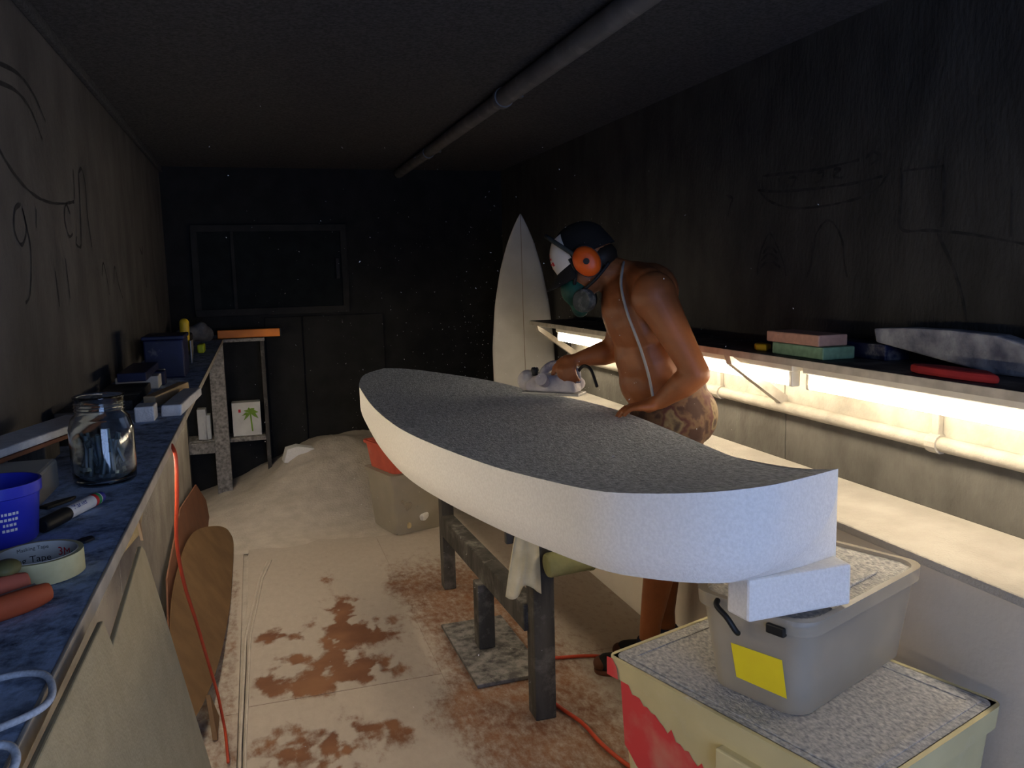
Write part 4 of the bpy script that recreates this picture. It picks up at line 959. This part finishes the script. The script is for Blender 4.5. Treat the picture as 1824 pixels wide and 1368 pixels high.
# shorts
Sh = MB()
Sh.ell(W(-.172, 0, .965), (.128, .170, .085), Btor); Sh.ell(W(-.195, 0, .90), (.140, .182, .125), Bt); Sh.ell(W(-.150, 0, .93), (.128, .165, .095), Bt)
for h_, k_ in ((hipL, knL), (hipR, knR)):
    Sh.ell(h_, (.116, .116, .116)); Sh.ell(h_.lerp(k_, .25), (.110, .108, .108))
    for a, ra, b, rb in ((0, .110, .4, .104), (.4, .104, .80, .100)): Sh.tube([h_.lerp(k_, a), h_.lerp(k_, b)], [ra, rb], 18)
so = Sh.build('shorts', 'shorts', per, smooth=True)
r_ = so.modifiers.new('remesh', 'REMESH'); r_.mode = 'VOXEL'; r_.voxel_size = .008; r_.use_smooth_shade = True
s_ = so.modifiers.new('smooth', 'SMOOTH'); s_.factor = .5; s_.iterations = 5
# socks and shoes
for a_ in (anL, anR):
    MB().tube([a_+UP*.045, a_+UP*.04, a_-UP*.005, a_-UP*.04], [.040, .043, .044, .046], 16).build('sock', 'sock', per, smooth=True)
    sh = MB(); sh.ell(a_-UP*.042-FW*.015, (.058, .043, .045), Bt); sh.cap(a_+FW*.03-UP*.045, .040, a_+FW*.15-UP*.052, .034); sh.cap(a_-FW*.02-UP*.058, .036, a_+FW*.15-UP*.058, .034)
    o = sh.build('shoe', 'shoe', per, smooth=True); r_ = o.modifiers.new('remesh', 'REMESH'); r_.mode = 'VOXEL'; r_.voxel_size = .006; r_.use_smooth_shade = True
    so_ = MB(); P = [(-.068, -.03), (-.075, 0), (-.068, .03), (.0, .040), (.10, .046), (.175, .038), (.195, 0), (.175, -.038), (.10, -.046), (.0, -.040)]
    P = [(p.x, p.y) for p in catmull([(a, b, 0) for a, b in P], 4, True)]
    so_.prism(P, .014, lambda u, v, t, a_=a_: Vector((a_.x, a_.y, .001+t))+FW*u+SD*v).build('sole', 'shoe_brown', per, bevel=.003)
    tc_ = MB().ell(a_+FW*.172-UP*.055, (.026, .036, .024), Bt); tc_.build('toe_cap', 'shoe_brown', per, smooth=True)
# cap
cpm = MB(); vs = []; fs = []; nn, mm = 28, 10
for j in range(mm+1):
    th_ = PI*.5*j/mm
    for k in range(nn):
        q = 2*PI*k/nn; vs.append(H(-.008+.110*math.sin(th_)*math.cos(q), .087*math.sin(th_)*math.sin(q), .028+.100*math.cos(th_)-(.012 if j == mm else 0)-(.030*max(0, -math.cos(q)) if j >= mm-1 else 0)))
for j in range(mm):
    for k in range(nn): k2 = (k+1) % nn; fs.append((j*nn+k, (j+1)*nn+k, (j+1)*nn+k2, j*nn+k2))
cap = cpm.add(vs, fs).build('cap', 'cap_black', per, smooth=True); so2 = cap.modifiers.new('solid', 'SOLIDIFY'); so2.thickness = .003
vs = []; fs = []
for j in range(9):
    th_ = PI*.5*(.34+.66*j/8)
    for k in range(13):
        q = math.radians(-72+144*k/12); vs.append(H(-.008+.1135*math.sin(th_)*math.cos(q), .0905*math.sin(th_)*math.sin(q), .028+.1035*math.cos(th_)-(.012 if j == 8 else 0)))
for j in range(8):
    for k in range(12): a = j*13+k; fs.append((a, a+13, a+14, a+1))
pnl = MB().add(vs, fs).build('cap_panel', 'cap_white', cap, smooth=True, label='white front panel with faded dark red print')
lg = MB()
for (u0, v0, u1, v1) in ((-12, .60, 4, .66), (-16, .66, -6, .80), (2, .70, 12, .76), (-8, .80, 6, .86), (8, .80, 16, .90), (-14, .88, -2, .93)):
    Q = []
    for uu, vv in ((u0, v0), (u1, v0+.02), (u1, v1), (u0, v1-.015)):
        th_ = PI*.5*vv; q = math.radians(uu+14); Q.append(H(-.008+.1145*math.sin(th_)*math.cos(q), .0915*math.sin(th_)*math.sin(q), .028+.1045*math.cos(th_)))
    lg.add(Q, [(0, 1, 2, 3)])
lg.build('cap_print', 'ink_red', cap)
vs = []; fs = []
for j in range(7):
    rr_ = j/6
    for k in range(15):
        q = math.radians(-72+144*k/14); r0x, r0y = .108, .086; ex = .068*math.cos(q)**.7 if math.cos(q) > 0 else 0
        vs.append(H(-.008+r0x*math.cos(q)+ex*rr_, r0y*math.sin(q)*(1+.04*rr_), .018-.022*rr_-.030*(math.sin(q)**2)*rr_))
for j in range(6):
    for k in range(14): a = j*15+k; fs.append((a, a+15, a+16, a+1))
br = MB().add(vs, fs).build('cap_brim', 'cap_black', cap, smooth=True); q_ = br.modifiers.new('solid', 'SOLIDIFY'); q_.thickness = .004
# ear defenders
for s_ in (1, -1):
    c_ = H(-.005, .098*s_, -.012)
    RM = Matrix.Translation(c_) @ (BH.to_4x4()) @ Matrix.Rotation(-s_*PI/2, 4, 'X')
    e_ = MB().lathe([(0, .034), (.022, .034), (.036, .028), (.043, .016), (.044, .0), (.0, .0)], n=28, mx=RM, sy=1.22); eo = e_.build('ear_muff', 'orange', per, smooth='auto')
    MB().lathe([(.046, .002), (.046, -.016), (.040, -.020), (.0, -.020)], n=28, mx=RM, sy=1.22).build('cushion', 'rubber', eo, smooth='auto')
    MB().lathe([(0, .040), (.010, .040), (.011, .030), (0, .030)], n=14, mx=RM).build('pivot', 'rubber', eo, smooth='auto')
hb = MB(); P = []
for k in range(25):
    q = PI*k/24; P.append(H(.055*math.sin(q), .112*math.cos(q), -.010+.155*math.sin(q)))
hb.tube(P, .0075, 8).build('ear_muff_band', 'mask_grey', per, smooth=True)
# respirator
rs_ = MB(); rs_.ell(H(.085, 0, -.065), (.055, .058, .058), BH); rs_.cap(H(.10, 0, -.085), .034, H(.115, 0, -.125), .028)
o = rs_.build('respirator', 'green_mask', per, smooth=True); r_ = o.modifiers.new('remesh', 'REMESH'); r_.mode = 'VOXEL'; r_.voxel_size = .006; r_.use_smooth_shade = True
for s_ in (1, -1):
    RM = Matrix.Translation(H(.075, .052*s_, -.115)) @ BH.to_4x4() @ Matrix.Rotation(-s_*math.radians(70), 4, 'X') @ Matrix.Rotation(math.radians(25), 4, 'Y')
    MB().lathe([(0, .036), (.034, .036), (.039, .030), (.039, .004), (.032, 0), (0, 0)], n=24, mx=RM).build('filter', 'mask_grey', o, smooth='auto')
    MB().tube(catmull([H(.075, .052*s_, -.045), H(.045, .076*s_, -.015), H(.035, .086*s_, .03)], 5), .006, 8).build('strap', 'rubber', o, smooth=True)
    MB().tube(catmull([H(.06, .058*s_, -.08), H(.0, .082*s_, -.075), H(-.06, .06*s_, -.06)], 5), .006, 8).build('strap', 'rubber', o, smooth=True)
hr = MB().ell(H(-.045, 0, -.03), (.062, .074, .050), BH); hr.build('hair', 'hair', per, smooth=True)
# grey cable over his shoulder and down the flank
P = [W(-.005, .02, 1.455), W(.0, .085, 1.43), W(.005, .14, 1.37), W(-.015, .172, 1.28), W(-.055, .178, 1.17), W(-.085, .176, 1.07), W(-.10, .19, .995)]
MB().tube(catmull(P, 8), .0048, 8).build('cable', 'cord_grey', per, smooth=True)

# ================================================================== PLANER in his right hand
pn = thing('power_planer', 'dusty electric planer gripped on the far edge of the blank', 'planer')
PM = Matrix.Translation((1.055, 2.85, .969)) @ Matrix.Rotation(math.atan2(.62, -.62), 4, 'Z') @ Matrix.Scale(.86, 4)
MB().box((-.135, -.045, 0), (.135, .045, .012), PM).build('shoe_plate', 'steel', pn, bevel=.002)
m_ = MB().prism([(-.12, .012), (.12, .012), (.125, .045), (.085, .080), (.03, .090), (-.05, .085), (-.11, .060)], .084, lambda u, v, t: PM @ Vector((u, t-.042, v)))
m_.build('planer_body', 'planer', pn, bevel=.012, seg=3)
MB().tube([PM @ Vector(p) for p in ((.0, -.044, .050), (.0, -.062, .050))], .034, 20).build('belt_cover', 'planer_blue', pn, smooth='auto', bevel=.004)
hp_ = catmull([PM @ Vector(p) for p in ((-.110, 0, .055), (-.105, 0, .105), (-.06, 0, .128), (.0, 0, .128), (.04, 0, .105), (.05, 0, .080))], 6)
MB().tube(hp_, .0165, 12).build('handle', 'planer_blue', pn, smooth=True)
MB().lathe([(0, .038), (.014, .036), (.019, .025), (.013, .008), (.012, 0), (0, 0)], n=18, mx=PM @ Matrix.Translation((.09, 0, .078))).build('front_knob', 'rubber', pn, smooth=True)
MB().tube([PM @ Vector(p) for p in ((.02, .042, .055), (.02, .085, .075))], [.020, .024], 14).build('chip_chute', 'planer', pn, smooth='auto')
bg = MB(); bg.ell(PM @ Vector((.075, -.055, .045)), (.075, .050, .045), PM.to_3x3()); bg.ell(PM @ Vector((-.045, -.06, .042)), (.08, .045, .042), PM.to_3x3()); bg.ell(PM @ Vector((.14, -.03, .05)), (.05, .045, .05), PM.to_3x3())
o = bg.build('dust_bag', 'planer', pn, smooth=True); r_ = o.modifiers.new('remesh', 'REMESH'); r_.mode = 'VOXEL'; r_.voxel_size = .008; r_.use_smooth_shade = True
MB().tube(catmull([PM @ Vector(p) for p in ((-.115, 0, .10), (-.15, .02, .13), (-.20, .06, .12), (-.25, .12, .06))], 6), .006, 8).build('power_lead', 'rubber', pn, smooth=True)

# ================================================================== DUST IN THE AIR (uncountable flakes thrown up by the planer)
fk = MB(); rnd = random.Random(3)
def flake(p, s):
    d = Vector((rnd.uniform(-1, 1), rnd.uniform(-1, 1), rnd.uniform(-1, 1)))*s; e = Vector((rnd.uniform(-1, 1), rnd.uniform(-1, 1), rnd.uniform(-1, 1)))*s*.6; f = Vector((rnd.uniform(-1, 1), rnd.uniform(-1, 1), rnd.uniform(-1, 1)))*s*.5
    fk.add([p+d, p+e, p+f, p-d*.6], [(0, 1, 2), (0, 1, 3), (1, 2, 3), (0, 2, 3)])
for i in range(420):
    flake(Vector((rnd.uniform(-.1, 1.4), rnd.uniform(1.4, 4.4), rnd.uniform(.3, 1.75))), rnd.uniform(.0014, .0034))
for i in range(320):
    flake(Vector((rnd.gauss(.95, .28), rnd.gauss(2.95, .40), 1.0+abs(rnd.gauss(.05, .28)))), rnd.uniform(.0014, .0038))
fo = bpy.data.objects.new('airborne_dust', fk.mesh('airborne_dust', fix=False)); COL.objects.link(fo); fo.data.materials.append(M['speck'])
tag(fo, 'fine white foam dust drifting in the air around the worker', 'dust', kind='stuff')
